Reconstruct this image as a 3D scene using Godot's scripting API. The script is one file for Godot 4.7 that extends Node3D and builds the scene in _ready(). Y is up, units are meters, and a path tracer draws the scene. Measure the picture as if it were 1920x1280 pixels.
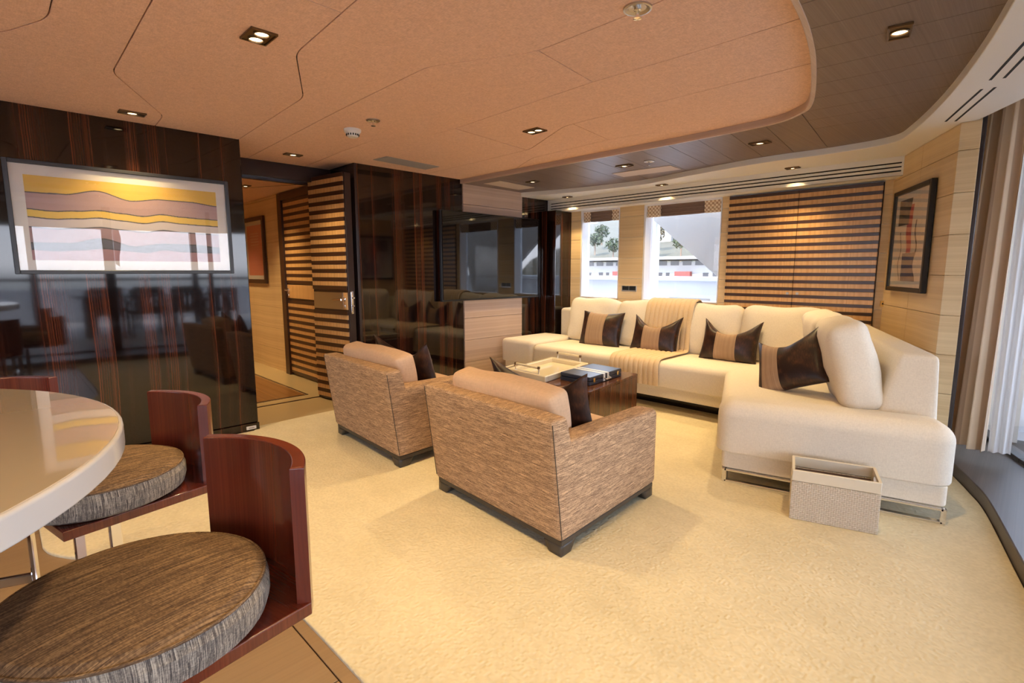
extends Node3D
# A yacht saloon. Metres, y up. The ebony wall runs along x at z = -4.08, the window wall along z at x = 5, the stern doors lie behind the camera (+z).

var M := {}
var cache := {}
var used := {}
var rng := RandomNumberGenerator.new()

const LAMP := 1.36
const WARM := Color(1.0, 0.86, 0.615)
const BEIGE_Y := 2.12
const GREY_Y := 2.08
const SOFFIT_Y := 2.035


# ---------------------------------------------------------------- mesh helpers
class Mb:
	var v := PackedVector3Array()
	var n := PackedVector3Array()
	var uv := PackedVector2Array()

	func tri(a: Vector3, b: Vector3, c: Vector3, na: Vector3, nb: Vector3, nc: Vector3, ua := Vector2.ZERO, ub := Vector2.ZERO, uc := Vector2.ZERO) -> void:
		if (b - a).cross(c - a).dot(na + nb + nc) > 0.0:
			v.append_array([a, c, b])
			n.append_array([na, nc, nb])
			uv.append_array([ua, uc, ub])
		else:
			v.append_array([a, b, c])
			n.append_array([na, nb, nc])
			uv.append_array([ua, ub, uc])

	func quad(a: Vector3, b: Vector3, c: Vector3, d: Vector3, out: Vector3, uv0 := Vector2.ZERO, uv1 := Vector2.ONE) -> void:
		var nn := (b - a).cross(d - a).normalized()
		if nn.dot(out) < 0.0:
			nn = -nn
		tri(a, b, c, nn, nn, nn, uv0, Vector2(uv1.x, uv0.y), uv1)
		tri(a, c, d, nn, nn, nn, uv0, uv1, Vector2(uv0.x, uv1.y))

	func mesh() -> ArrayMesh:
		var arr := []
		arr.resize(Mesh.ARRAY_MAX)
		arr[Mesh.ARRAY_VERTEX] = v
		arr[Mesh.ARRAY_NORMAL] = n
		arr[Mesh.ARRAY_TEX_UV] = uv
		var m := ArrayMesh.new()
		m.add_surface_from_arrays(Mesh.PRIMITIVE_TRIANGLES, arr)
		return m


func cbox(s: Vector3, ch := 0.003) -> ArrayMesh:
	var key := "%.4f %.4f %.4f %.4f" % [s.x, s.y, s.z, ch]
	if cache.has(key):
		return cache[key]
	var b := Mb.new()
	var h := s * 0.5
	ch = minf(ch, minf(h.x, minf(h.y, h.z)) * 0.6)
	var q := h - Vector3.ONE * ch
	for ax in 3:
		var a1 := (ax + 1) % 3
		var a2 := (ax + 2) % 3
		for sg in [-1.0, 1.0]:
			var c := []
			for k in [[-1, -1], [1, -1], [1, 1], [-1, 1]]:
				var p := Vector3.ZERO
				p[ax] = h[ax] * sg
				p[a1] = q[a1] * k[0]
				p[a2] = q[a2] * k[1]
				c.append(p)
			var o := Vector3.ZERO
			o[ax] = sg
			b.quad(c[0], c[1], c[2], c[3], o)
		for s1 in [-1.0, 1.0]:
			for s2 in [-1.0, 1.0]:
				var e := []
				for k in [[0, -1.0], [1, -1.0], [1, 1.0], [0, 1.0]]:
					var p := Vector3.ZERO
					p[ax] = q[ax] * k[1]
					p[a1] = (h[a1] if k[0] == 0 else q[a1]) * s1
					p[a2] = (q[a2] if k[0] == 0 else h[a2]) * s2
					e.append(p)
				var o := Vector3.ZERO
				o[a1] = s1
				o[a2] = s2
				b.quad(e[0], e[1], e[2], e[3], o)
	for sx in [-1.0, 1.0]:
		for sy in [-1.0, 1.0]:
			for sz in [-1.0, 1.0]:
				var d := Vector3(sx, sy, sz).normalized()
				b.tri(Vector3(h.x * sx, q.y * sy, q.z * sz), Vector3(q.x * sx, h.y * sy, q.z * sz), Vector3(q.x * sx, q.y * sy, h.z * sz), d, d, d)
	cache[key] = b.mesh()
	return cache[key]


func round_poly(poly: Array, r: float, seg := 5) -> PackedVector2Array:
	var out := PackedVector2Array()
	var k := poly.size()
	for i in k:
		var p: Vector2 = poly[i]
		var a: Vector2 = (poly[(i + k - 1) % k] - p)
		var b: Vector2 = (poly[(i + 1) % k] - p)
		var th := absf(a.angle_to(b))
		var t := minf(r / tan(th / 2), minf(a.length(), b.length()) * 0.48)
		var rad := t * tan(th / 2)
		var c := p + (a.normalized() + b.normalized()).normalized() * (rad / sin(th / 2))
		var va := p + a.normalized() * t - c
		var turn := va.angle_to(p + b.normalized() * t - c)
		for j in seg + 1:
			out.append(c + va.rotated(turn * j / seg))
	return out


func prism(poly_in: PackedVector2Array, y0: float, y1: float, rt := 0.0, rb := 0.0, seg := 4) -> ArrayMesh:
	# poly in the x,z plane, extruded in y with rounded top and bottom edges
	var poly := PackedVector2Array(poly_in)
	var area := 0.0
	var k := poly.size()
	for i in k:
		area += poly[i].cross(poly[(i + 1) % k])
	if area < 0.0:
		poly.reverse()
	var en := []
	for i in k:
		var d := (poly[(i + 1) % k] - poly[i]).normalized()
		en.append(Vector2(d.y, -d.x))
	var mit := []
	for i in k:
		var n1: Vector2 = en[(i + k - 1) % k]
		var n2: Vector2 = en[i]
		var m := (n1 + n2).normalized()
		mit.append(m / maxf(0.35, m.dot(n1)))
	for e in [rt, rb]:
		var probe := PackedVector2Array()
		for i in k:
			probe.append(poly[i] - mit[i] * e)
		if Geometry2D.triangulate_polygon(probe).is_empty():
			rt = 0.0
			rb = 0.0
	var rings := []
	if rb > 0.0:
		for t in seg + 1:
			var a := -PI / 2 + PI / 2 * t / seg
			rings.append([rb * (1 - cos(a)), y0 + rb * (1 + sin(a)), cos(a), sin(a)])
	else:
		rings.append([0.0, y0, 1.0, 0.0])
	if rt > 0.0:
		for t in seg + 1:
			var a := PI / 2 * t / seg
			rings.append([rt * (1 - cos(a)), y1 - rt * (1 - sin(a)), cos(a), sin(a)])
	else:
		rings.append([0.0, y1, 1.0, 0.0])
	var b := Mb.new()
	for ri in rings.size() - 1:
		var r0: Array = rings[ri]
		var r1: Array = rings[ri + 1]
		if absf(r0[1] - r1[1]) + absf(r0[0] - r1[0]) < 1e-6:
			continue
		for i in k:
			var j := (i + 1) % k
			var ni: Vector2 = en[i]
			var nj: Vector2 = en[i]
			if en[(i + k - 1) % k].dot(en[i]) > 0.75:
				ni = mit[i].normalized()
			if en[j].dot(en[i]) > 0.75:
				nj = mit[j].normalized()
			var pts := []
			for q in [[i, r0, ni], [j, r0, nj], [j, r1, nj], [i, r1, ni]]:
				var p: Vector2 = poly[q[0]] - mit[q[0]] * q[1][0]
				pts.append([Vector3(p.x, q[1][1], p.y), Vector3(q[2].x * q[1][2], q[1][3], q[2].y * q[1][2])])
			b.tri(pts[0][0], pts[1][0], pts[2][0], pts[0][1], pts[1][1], pts[2][1])
			b.tri(pts[0][0], pts[2][0], pts[3][0], pts[0][1], pts[2][1], pts[3][1])
	for cap in 2:
		var ins: float = (rb if cap == 0 else rt)
		var y := y0 if cap == 0 else y1
		var inner := PackedVector2Array()
		for i in k:
			inner.append(poly[i] - mit[i] * ins)
		var nn := Vector3.DOWN if cap == 0 else Vector3.UP
		var ids := Geometry2D.triangulate_polygon(inner)
		for t in range(0, ids.size(), 3):
			var tri := []
			for q in 3:
				tri.append(Vector3(inner[ids[t + q]].x, y, inner[ids[t + q]].y))
			b.tri(tri[0], tri[1], tri[2], nn, nn, nn)
	return b.mesh()


func soft(size: Vector3, r: float, bulge := Vector3.ZERO, seg := 10, warp: Variant = null) -> ArrayMesh:
	# a cushion: rounded box whose faces swell; warp bends each point
	var st := SurfaceTool.new()
	st.begin(Mesh.PRIMITIVE_TRIANGLES)
	st.set_smooth_group(0)
	var h := size * 0.5
	r = minf(r, minf(h.x, minf(h.y, h.z)))
	for ax in 3:
		var a1 := (ax + 1) % 3
		var a2 := (ax + 2) % 3
		for sg in [-1.0, 1.0]:
			var g := []
			for i in seg + 1:
				var row := []
				for j in seg + 1:
					var p := Vector3.ZERO
					p[ax] = h[ax] * sg
					p[a1] = h[a1] * sin(PI / 2 * (2.0 * i / seg - 1.0))
					p[a2] = h[a2] * sin(PI / 2 * (2.0 * j / seg - 1.0))
					var core := p.clamp(-(h - Vector3.ONE * r), h - Vector3.ONE * r)
					var d := p - core
					if d.length() > 1e-7:
						p = core + d.normalized() * r
					var q := p / h
					var add := Vector3.ZERO
					for x in 3:
						var y := (x + 1) % 3
						var z := (x + 2) % 3
						add[x] = q[x] * bulge[x] * (1.0 - q[y] * q[y]) * (1.0 - q[z] * q[z])
					p += add
					if warp != null:
						p = warp.call(p, q)
					row.append(p)
				g.append(row)
			for i in seg:
				for j in seg:
					var c := [g[i][j], g[i + 1][j], g[i + 1][j + 1], g[i][j + 1]]
					var flip: bool = sg < 0.0
					for t in [[0, 1, 2], [0, 2, 3]]:
						if flip:
							for w in [t[0], t[1], t[2]]:
								st.add_vertex(c[w])
						else:
							for w in [t[0], t[2], t[1]]:
								st.add_vertex(c[w])
	st.generate_normals()
	return st.commit()


func hexa(c: Array, r: float, seg := 8) -> ArrayMesh:
	# c: eight corners, index = 4*(x>0) + 2*(y>0) + (z>0)
	var sz := Vector3((c[4] - c[0]).length(), (c[2] - c[0]).length(), (c[1] - c[0]).length())
	return soft(sz, r, Vector3.ZERO, seg, func(_p: Vector3, q: Vector3) -> Vector3:
		var o := Vector3.ZERO
		for i in 8:
			var w := (0.5 + 0.5 * q.x * (1.0 if i & 4 else -1.0)) * (0.5 + 0.5 * q.y * (1.0 if i & 2 else -1.0)) * (0.5 + 0.5 * q.z * (1.0 if i & 1 else -1.0))
			o += c[i] * w
		return o)


func lathe(prof: Array, seg := 32) -> ArrayMesh:
	# prof: [radius, y] from the bottom up along the outside
	var st := SurfaceTool.new()
	st.begin(Mesh.PRIMITIVE_TRIANGLES)
	for i in prof.size() - 1:
		var d := Vector2(prof[i + 1][0] - prof[i][0], prof[i + 1][1] - prof[i][1]).normalized()
		var nr := Vector2(d.y, -d.x)
		for s in seg:
			var q := []
			for k in [[i, s], [i + 1, s], [i + 1, s + 1], [i, s + 1]]:
				var a: float = TAU * k[1] / seg
				q.append([Vector3(prof[k[0]][0] * cos(a), prof[k[0]][1], prof[k[0]][0] * sin(a)), Vector3(nr.x * cos(a), nr.y, nr.x * sin(a))])
			for t in [[0, 1, 2], [0, 2, 3]]:
				var pa: Vector3 = q[t[0]][0]
				var pb: Vector3 = q[t[1]][0]
				var pc: Vector3 = q[t[2]][0]
				var nn: Vector3 = q[t[0]][1] + q[t[1]][1] + q[t[2]][1]
				var ord: Array = [t[0], t[1], t[2]] if (pb - pa).cross(pc - pa).dot(nn) <= 0.0 else [t[0], t[2], t[1]]
				for w in ord:
					st.set_normal(q[w][1])
					st.add_vertex(q[w][0])
	return st.commit()


func tube(a: Vector3, b: Vector3, r: float, seg := 12) -> ArrayMesh:
	var m := Mb.new()
	var d := (b - a).normalized()
	var u := d.cross(Vector3.UP if absf(d.y) < 0.9 else Vector3.RIGHT).normalized()
	var w := d.cross(u)
	for s in seg:
		var n0 := u * cos(TAU * s / seg) + w * sin(TAU * s / seg)
		var n1 := u * cos(TAU * (s + 1) / seg) + w * sin(TAU * (s + 1) / seg)
		m.tri(a + n0 * r, a + n1 * r, b + n1 * r, n0, n1, n1)
		m.tri(a + n0 * r, b + n1 * r, b + n0 * r, n0, n1, n0)
		m.tri(a, a + n0 * r, a + n1 * r, -d, -d, -d)
		m.tri(b, b + n0 * r, b + n1 * r, d, d, d)
	return m.mesh()


func sheet(nu: int, nv: int, fn: Callable) -> ArrayMesh:
	# fn(u, v) -> Vector3 for u, v in 0..1; smooth normals
	var st := SurfaceTool.new()
	st.begin(Mesh.PRIMITIVE_TRIANGLES)
	st.set_smooth_group(0)
	for i in nu:
		for j in nv:
			var q := []
			for k in [[i, j], [i + 1, j], [i + 1, j + 1], [i, j + 1]]:
				q.append(Vector2(float(k[0]) / nu, float(k[1]) / nv))
			for w in [0, 1, 2, 0, 2, 3]:
				st.set_uv(q[w])
				st.add_vertex(fn.call(q[w].x, q[w].y))
	st.generate_normals()
	return st.commit()


func pillow_mesh(w: float, h: float, t: float, pinch: float, dent: float, u0: float, u1: float) -> ArrayMesh:
	var st := SurfaceTool.new()
	st.begin(Mesh.PRIMITIVE_TRIANGLES)
	st.set_smooth_group(0)
	var nu := maxi(4, int(22 * (u1 - u0) / 2.0))
	var nv := 18
	var at := func(u: float, v: float, sg: float) -> Vector3:
		var th := t * 0.5 * pow(maxf(0.0, (1 - u * u) * (1 - v * v)), 0.42)
		var x := u * w * 0.5 * (1.0 - pinch * (1 - v * v))
		var y := v * h * 0.5 * (1.0 - pinch * (1 - u * u)) - dent * pow(maxf(0.0, v), 1.6) * pow(1 - u * u, 1.3)
		return Vector3(x, y, sg * th * (1.0 - 0.35 * dent / maxf(h, 0.01) * exp(-u * u * 20.0) * maxf(0.0, v) * 4.0))
	for sg in [-1.0, 1.0]:
		for i in nu:
			for j in nv:
				var q := []
				for k in [[i, j], [i + 1, j], [i + 1, j + 1], [i, j + 1]]:
					var u := lerpf(u0, u1, float(k[0]) / nu)
					var v := sin(PI / 2 * (2.0 * k[1] / nv - 1.0))
					q.append(at.call(u, v, sg))
				var ord := [0, 2, 1, 0, 3, 2] if sg > 0 else [0, 1, 2, 0, 2, 3]
				for x in ord:
					st.add_vertex(q[x])
	st.generate_normals()
	return st.commit()


# ---------------------------------------------------------------- scene helpers
func numbered(called: String) -> String:
	used[called] = used.get(called, -1) + 1
	return called if used[called] == 0 else "%s_%03d" % [called, used[called]]


func tag(o: Node, label := "", category := "", group := "", kind := "") -> Node:
	for kv in [["label", label], ["category", category], ["group", group], ["kind", kind]]:
		if kv[1] != "":
			o.set_meta(kv[0], kv[1])
	return o


func thing(called: String, label: String, category: String, at := Vector3.ZERO, yaw := 0.0, group := "") -> Node3D:
	var o := Node3D.new()
	o.name = numbered(called)
	add_child(o)
	o.position = at
	o.rotation_degrees.y = yaw
	tag(o, label, category, group)
	return o


func struct(called: String, label := "") -> Node3D:
	var o := Node3D.new()
	o.name = numbered(called)
	add_child(o)
	tag(o, label, "", "", "structure")
	return o


func part(parent: Node, called: String, mesh: Mesh, mat: Material, at := Vector3.ZERO, rot := Vector3.ZERO) -> MeshInstance3D:
	var o := MeshInstance3D.new()
	o.name = called if parent != self else numbered(called)
	o.mesh = mesh
	o.material_override = mat
	parent.add_child(o, true)
	o.position = at
	o.rotation_degrees = rot
	return o


func bx(parent: Node, called: String, mat: Material, c: Vector3, s: Vector3, ch := 0.003, rot := Vector3.ZERO) -> MeshInstance3D:
	return part(parent, called, cbox(s, ch), mat, c, rot)


func span(parent: Node, called: String, mat: Material, a: Vector3, b: Vector3, ch := 0.002) -> MeshInstance3D:
	# box between two opposite corners
	return bx(parent, called, mat, (a + b) * 0.5, (b - a).abs(), ch)


func picture_quad(w: float, h: float) -> ArrayMesh:
	# faces +z, u to the right, v downwards
	var b := Mb.new()
	b.quad(Vector3(-w / 2, h / 2, 0), Vector3(w / 2, h / 2, 0), Vector3(w / 2, -h / 2, 0), Vector3(-w / 2, -h / 2, 0), Vector3.BACK)
	return b.mesh()


# ---------------------------------------------------------------- materials
func lin(r: float, g: float, b: float) -> Color:
	return Color(r, g, b).linear_to_srgb()


func mat(called: String, col: Color, rough := 0.6, tex: Texture2D = null, tile := Vector3.ZERO, world := false) -> StandardMaterial3D:
	var m := StandardMaterial3D.new()
	m.resource_name = called
	m.albedo_color = col
	m.roughness = rough
	if tex:
		m.albedo_texture = tex
		if tile != Vector3.ZERO:
			m.uv1_triplanar = true
			m.uv1_world_triplanar = world
			m.uv1_scale = Vector3(1 / tile.x, 1 / tile.y, 1 / tile.z)
			m.uv1_triplanar_sharpness = 8.0
	M[called] = m
	return m


func img(w: int, h: int, fn: Callable) -> ImageTexture:
	var d := PackedByteArray()
	d.resize(w * h * 3)
	var i := 0
	for y in h:
		for x in w:
			var c: Vector3 = fn.call(x, y)
			d[i] = int(clampf(c.x, 0, 255))
			d[i + 1] = int(clampf(c.y, 0, 255))
			d[i + 2] = int(clampf(c.z, 0, 255))
			i += 3
	return ImageTexture.create_from_image(Image.create_from_data(w, h, false, Image.FORMAT_RGB8, d))


func noise1(n: int, cells: int) -> PackedFloat32Array:
	# tiling smooth 1-d noise
	var k := PackedFloat32Array()
	for i in cells:
		k.append(rng.randf())
	var o := PackedFloat32Array()
	for i in n:
		var f := float(i) * cells / n
		var a := int(f)
		var t := f - a
		t = t * t * (3 - 2 * t)
		o.append(lerpf(k[a % cells], k[(a + 1) % cells], t))
	return o


func noise2(n: int, cx: int, cy: int) -> PackedFloat32Array:
	# tiling smooth 2-d noise, n x n
	var k := PackedFloat32Array()
	for i in cx * cy:
		k.append(rng.randf())
	var o := PackedFloat32Array()
	o.resize(n * n)
	for y in n:
		var fy := float(y) * cy / n
		var ay := int(fy)
		var ty := fy - ay
		ty = ty * ty * (3 - 2 * ty)
		for x in n:
			var fx := float(x) * cx / n
			var ax := int(fx)
			var tx := fx - ax
			tx = tx * tx * (3 - 2 * tx)
			var r0 := lerpf(k[ay % cy * cx + ax % cx], k[ay % cy * cx + (ax + 1) % cx], tx)
			var r1 := lerpf(k[(ay + 1) % cy * cx + ax % cx], k[(ay + 1) % cy * cx + (ax + 1) % cx], tx)
			o[y * n + x] = lerpf(r0, r1, ty)
	return o


func grain(w: int, h: int, dark: Vector3, light: Vector3, cells: int, along_x: bool, contrast := 1.0, fine := 0.5) -> ImageTexture:
	# wood: streaks that run along v (or along u when along_x)
	var n := w if not along_x else h
	var m := h if not along_x else w
	var a := noise1(n, cells)
	var b := noise1(n, cells * 5)
	var c := noise1(n, n / 2)
	var drift := noise1(m, 5)
	var mod := noise1(m, 9)
	return img(w, h, func(x: int, y: int) -> Vector3:
		var u := x if not along_x else y
		var t := y if not along_x else x
		var k := (u + int(drift[t] * 10.0)) % n
		var s := a[k] * (1 - fine) + (b[k] * 0.5 + c[u] * 0.5) * fine + (mod[t] - 0.5) * 0.12
		s = clampf((s - 0.5) * contrast + 0.5, 0, 1)
		return dark.lerp(light, s))


func make_materials() -> void:
	rng.seed = 11
	# macassar ebony: dark with clustered rust streaks
	var e1 := noise1(1024, 34)
	var e2 := noise1(1024, 150)
	var e3 := noise1(1024, 420)
	var e4 := noise1(1024, 700)
	var ed := noise1(512, 4)
	var em := noise1(512, 6)
	var eb := img(1024, 512, func(x: int, y: int) -> Vector3:
		var k := (x + int(ed[y] * 22.0)) % 1024
		var band := smoothstep(0.25, 0.85, e1[k])
		var w := e4[(k + int(em[y] * 5)) % 1024]
		var s := (0.10 + 0.90 * band) * (0.05 + 0.62 * w * w + 0.45 * e3[k] * e2[k])
		return Vector3(17, 11, 11).lerp(Vector3(138, 70, 42), clampf(s, 0, 1)))
	var el := img(1024, 256, func(x: int, y: int) -> Vector3:
		var k := (x + int(ed[y] * 14.0)) % 1024
		var w := e4[k]
		var s := 0.25 * e1[k] + 0.45 * w * e2[k] + 0.3 * e3[k]
		return Vector3(44, 27, 21).lerp(Vector3(150, 96, 62), clampf(s, 0, 1)))
	var ebony := mat("ebony_gloss", Color.WHITE, 0.05, eb, Vector3(1.25, 2.2, 1.25), true)
	ebony.metallic_specular = 0.48
	ebony.clearcoat_enabled = true
	ebony.clearcoat = 0.4
	ebony.clearcoat_roughness = 0.03
	var et := mat("ebony_table", Color.WHITE, 0.16, el, Vector3(0.55, 1.1, 0.55))
	et.metallic_specular = 0.5
	# zebra tweed
	var dash := PackedFloat32Array()
	dash.resize(512 * 512)
	dash.fill(0.5)
	for k in 9000:
		var y := rng.randi_range(0, 511)
		var x0 := rng.randi_range(0, 511)
		var ln := rng.randi_range(20, 110)
		var val := rng.randf()
		var hh := 1 if rng.randf() < 0.6 else 2
		for dy in hh:
			for dx in ln:
				var id := ((y + dy) % 512) * 512 + (x0 + dx) % 512
				dash[id] = lerpf(dash[id], val, 0.75)
	var fineb := noise2(512, 256, 128)
	var tw := img(512, 512, func(x: int, y: int) -> Vector3:
		var s := clampf((dash[y * 512 + x] - 0.5) * 1.05 + 0.5 + (fineb[y * 512 + x] - 0.5) * 0.35, 0, 1)
		return Vector3(98, 74, 58).lerp(Vector3(236, 198, 156), s))
	var twr := img(512, 512, func(x: int, y: int) -> Vector3:
		var s := clampf((dash[x * 512 + y] - 0.5) * 1.25 + 0.5 + (fineb[x * 512 + y] - 0.5) * 0.35, 0, 1)
		return Vector3(66, 60, 58).lerp(Vector3(178, 166, 150), s))
	mat("tweed", Color.WHITE, 0.9, tw, Vector3(0.33, 0.33, 0.33))
	mat("stool_top", Color(0.66, 0.64, 0.60), 0.9, tw, Vector3(0.5, 0.5, 0.5))
	mat("stool_side", Color.WHITE, 0.9, twr, Vector3(0.3, 0.3, 0.3))
	# linen
	var l1 := noise2(256, 128, 32)
	var l2 := noise2(256, 32, 128)
	var ln := img(256, 256, func(x: int, y: int) -> Vector3:
		var s := (l1[y * 256 + x] + l2[y * 256 + x] - 1.0) * 9.0
		return Vector3(229 + s, 219 + s, 203 + s))
	var lm := mat("linen", Color.WHITE, 0.92, ln, Vector3(0.25, 0.25, 0.25))
	lm.heightmap_enabled = true
	lm.heightmap_texture = ln
	lm.heightmap_scale = 0.06
	mat("throw", Color(0.95, 0.88, 0.78), 0.92, ln, Vector3(0.2, 0.2, 0.2))
	mat("suede", lin(0.80, 0.60, 0.46), 0.85, ln, Vector3(0.6, 0.6, 0.6))
	# carpet
	var c1 := noise2(512, 7, 7)
	var c2 := noise2(512, 200, 200)
	var c3 := noise2(512, 26, 12)
	var cp := img(512, 512, func(x: int, y: int) -> Vector3:
		var i := y * 512 + x
		var s := (c1[i] - 0.5) * 8.0 + (c2[i] - 0.5) * 12.0 + (c3[i] - 0.5) * 6.0
		return Vector3(216 + s, 204 + s, 174 + s))
	var cm := mat("carpet", Color.WHITE, 0.97, cp, Vector3(1.7, 1.7, 1.7), true)
	var ch := img(512, 512, func(x: int, y: int) -> Vector3:
		var g := c2[y * 512 + x] * 255.0
		return Vector3(g, g, g))
	cm.heightmap_enabled = true
	cm.heightmap_texture = ch
	cm.heightmap_scale = 0.25
	# bleached oak, grain level
	mat("pale_oak", Color.WHITE, 0.55, grain(512, 512, Vector3(208, 178, 132), Vector3(234, 208, 164), 30, true, 0.9), Vector3(0.9, 0.5, 0.9), true)
	mat("grey_oak", Color.WHITE, 0.45, grain(512, 512, Vector3(176, 150, 132), Vector3(212, 188, 168), 26, true, 0.9), Vector3(0.9, 0.5, 0.9), true)
	mat("ceiling_wood", Color.WHITE, 0.42, grain(512, 512, Vector3(104, 88, 80), Vector3(134, 116, 106), 40, true, 0.8, 0.7), Vector3(1.1, 1.1, 0.6), true)
	var b1 := noise2(512, 256, 70)
	var b2 := noise2(512, 70, 256)
	var b3 := noise2(512, 30, 30)
	mat("ceiling_fabric", Color.WHITE, 0.95, img(512, 512, func(x: int, y: int) -> Vector3:
		var i := y * 512 + x
		var s := (b1[i] + b2[i] - 1.0) * 16.0 + (b3[i] - 0.5) * 5.0
		return Vector3(232 + s, 193 + s, 169 + s)), Vector3(0.7, 0.7, 0.7), true)
	mat("sycamore", Color.WHITE, 0.3, grain(512, 256, Vector3(196, 146, 90), Vector3(232, 190, 132), 44, false, 1.0, 0.6), Vector3(0.5, 0.5, 0.5), true)
	mat("wenge", lin(0.058, 0.025, 0.014), 0.3)
	mat("dark_lacquer", lin(0.035, 0.022, 0.022), 0.22)
	var mh := mat("mahogany", Color.WHITE, 0.24, grain(512, 512, Vector3(84, 31, 19), Vector3(122, 50, 30), 36, false, 0.9, 0.6), Vector3(0.5, 0.9, 0.5))
	mh.clearcoat_enabled = true
	mh.clearcoat = 0.5
	mh.clearcoat_roughness = 0.12
	var h1 := noise2(256, 9, 9)
	var h2 := noise2(256, 128, 24)
	mat("hide", Color.WHITE, 0.38, img(256, 256, func(x: int, y: int) -> Vector3:
		var i := y * 256 + x
		var s := clampf((h1[i] - 0.4) * 1.4 + (h2[i] - 0.5) * 0.7, 0, 1)
		return Vector3(34, 19, 17).lerp(Vector3(84, 50, 34), s)), Vector3(0.3, 0.3, 0.3))
	mat("pillow_cloth", Color.WHITE, 0.75, grain(256, 256, Vector3(142, 114, 92), Vector3(178, 150, 124), 60, false, 1.0, 0.8), Vector3(0.2, 0.2, 0.2))
	mat("curtain_cloth", Color.WHITE, 0.85, img(256, 4, func(x: int, _y: int) -> Vector3:
		var s := fmod(x / 256.0 * 11.0, 1.0)
		return Vector3(234, 214, 188) if s < 0.5 else Vector3(192, 166, 140)))
	M.curtain_cloth.backlight_enabled = true
	M.curtain_cloth.backlight = Color(0.34, 0.28, 0.22)
	M.curtain_cloth.cull_mode = BaseMaterial3D.CULL_DISABLED
	mat("lining", lin(0.82, 0.82, 0.84), 0.85)
	M.lining.backlight_enabled = true
	M.lining.backlight = Color(0.5, 0.5, 0.5)
	M.lining.cull_mode = BaseMaterial3D.CULL_DISABLED
	mat("white_lacquer", lin(0.80, 0.77, 0.72), 0.4)
	mat("black_slot", lin(0.01, 0.01, 0.01), 0.8)
	mat("bronze", lin(0.20, 0.13, 0.07), 0.35)
	M.bronze.metallic = 0.9
	mat("chrome", lin(0.82, 0.82, 0.84), 0.1)
	M.chrome.metallic = 1.0
	mat("brushed_steel", lin(0.55, 0.52, 0.48), 0.34)
	M.brushed_steel.metallic = 1.0
	mat("gold", lin(0.75, 0.52, 0.2), 0.25)
	M.gold.metallic = 1.0
	mat("foot_wood", lin(0.05, 0.042, 0.036), 0.4)
	mat("black_gloss", lin(0.006, 0.006, 0.007), 0.03)
	M.black_gloss.metallic_specular = 0.6
	mat("black_satin", lin(0.012, 0.012, 0.013), 0.35)
	mat("frame_grey", lin(0.035, 0.038, 0.045), 0.4)
	mat("mat_board", lin(0.72, 0.69, 0.64), 0.85)
	mat("counter", lin(0.62, 0.51, 0.38), 0.03)
	M.counter.metallic_specular = 0.7
	M.counter.clearcoat_enabled = true
	M.counter.clearcoat = 1.0
	M.counter.clearcoat_roughness = 0.02
	mat("counter_edge", lin(0.66, 0.64, 0.62), 0.12)
	mat("cream_leather", lin(0.74, 0.66, 0.52), 0.5)
	var wv := img(256, 256, func(x: int, y: int) -> Vector3:
		var gx := (x / 16 + y / 16) % 2
		var f := fmod((x if gx == 0 else y) / 16.0, 1.0)
		var g := 255.0 * (0.35 + 0.65 * sin(PI * f))
		return Vector3(g, g, g))
	var wl := mat("woven_leather", lin(0.70, 0.61, 0.50), 0.5)
	wl.uv1_triplanar = true
	wl.uv1_scale = Vector3(6.5, 6.5, 6.5)
	wl.heightmap_enabled = true
	wl.heightmap_texture = wv
	wl.heightmap_scale = 0.5
	mat("cream_gloss", lin(0.74, 0.66, 0.50), 0.12)
	mat("navy_leather", lin(0.02, 0.028, 0.05), 0.32)
	mat("white_strip", lin(0.7, 0.68, 0.66), 0.4)
	mat("white_plastic", lin(0.74, 0.73, 0.70), 0.4)
	mat("vent_grey", lin(0.33, 0.30, 0.28), 0.6)
	mat("vent_cream", lin(0.55, 0.46, 0.40), 0.6)
	mat("step_wood", Color.WHITE, 0.38, grain(256, 512, Vector3(62, 54, 52), Vector3(88, 78, 74), 24, true, 0.8, 0.7), Vector3(1.2, 0.6, 0.6), true)
	mat("floor_stone", Color.WHITE, 0.35, grain(512, 512, Vector3(138, 112, 84), Vector3(168, 140, 108), 14, true, 0.8, 0.5), Vector3(1.3, 0.6, 1.3), true)
	mat("teak", Color.WHITE, 0.3, grain(256, 512, Vector3(112, 72, 38), Vector3(160, 112, 64), 18, false, 1.0, 0.5), Vector3(0.3, 0.6, 0.9), true)
	mat("hall_border", lin(0.52, 0.40, 0.23), 0.25)
	mat("grout", lin(0.05, 0.035, 0.025), 0.8)
	mat("blind_brown", lin(0.20, 0.13, 0.10), 0.8)
	mat("blind_check", Color.WHITE, 0.85, img(64, 64, func(x: int, y: int) -> Vector3:
		return Vector3(240, 226, 204) if (x / 16 + y / 16) % 2 == 0 else Vector3(188, 158, 128)), Vector3(0.08, 0.08, 0.08), true)
	var gl := mat("glass", Color(0.9, 0.95, 1.0, 0.05), 0.0)
	gl.transparency = BaseMaterial3D.TRANSPARENCY_ALPHA
	gl.metallic_specular = 0.5
	mat("boat_white", lin(0.78, 0.78, 0.82), 0.35)
	mat("boat_grey", lin(0.46, 0.42, 0.39), 0.5)
	mat("sea", lin(0.12, 0.17, 0.22), 0.15)
	mat("deck", lin(0.55, 0.51, 0.50), 0.6)
	mat("leaf", lin(0.028, 0.04, 0.017), 0.9)
	mat("leaf_dry", lin(0.065, 0.05, 0.022), 0.9)
	mat("bark", lin(0.16, 0.11, 0.08), 0.9)
	mat("hill", lin(0.055, 0.05, 0.034), 0.95)
	mat("house_white", lin(0.30, 0.285, 0.275), 0.8)
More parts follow.
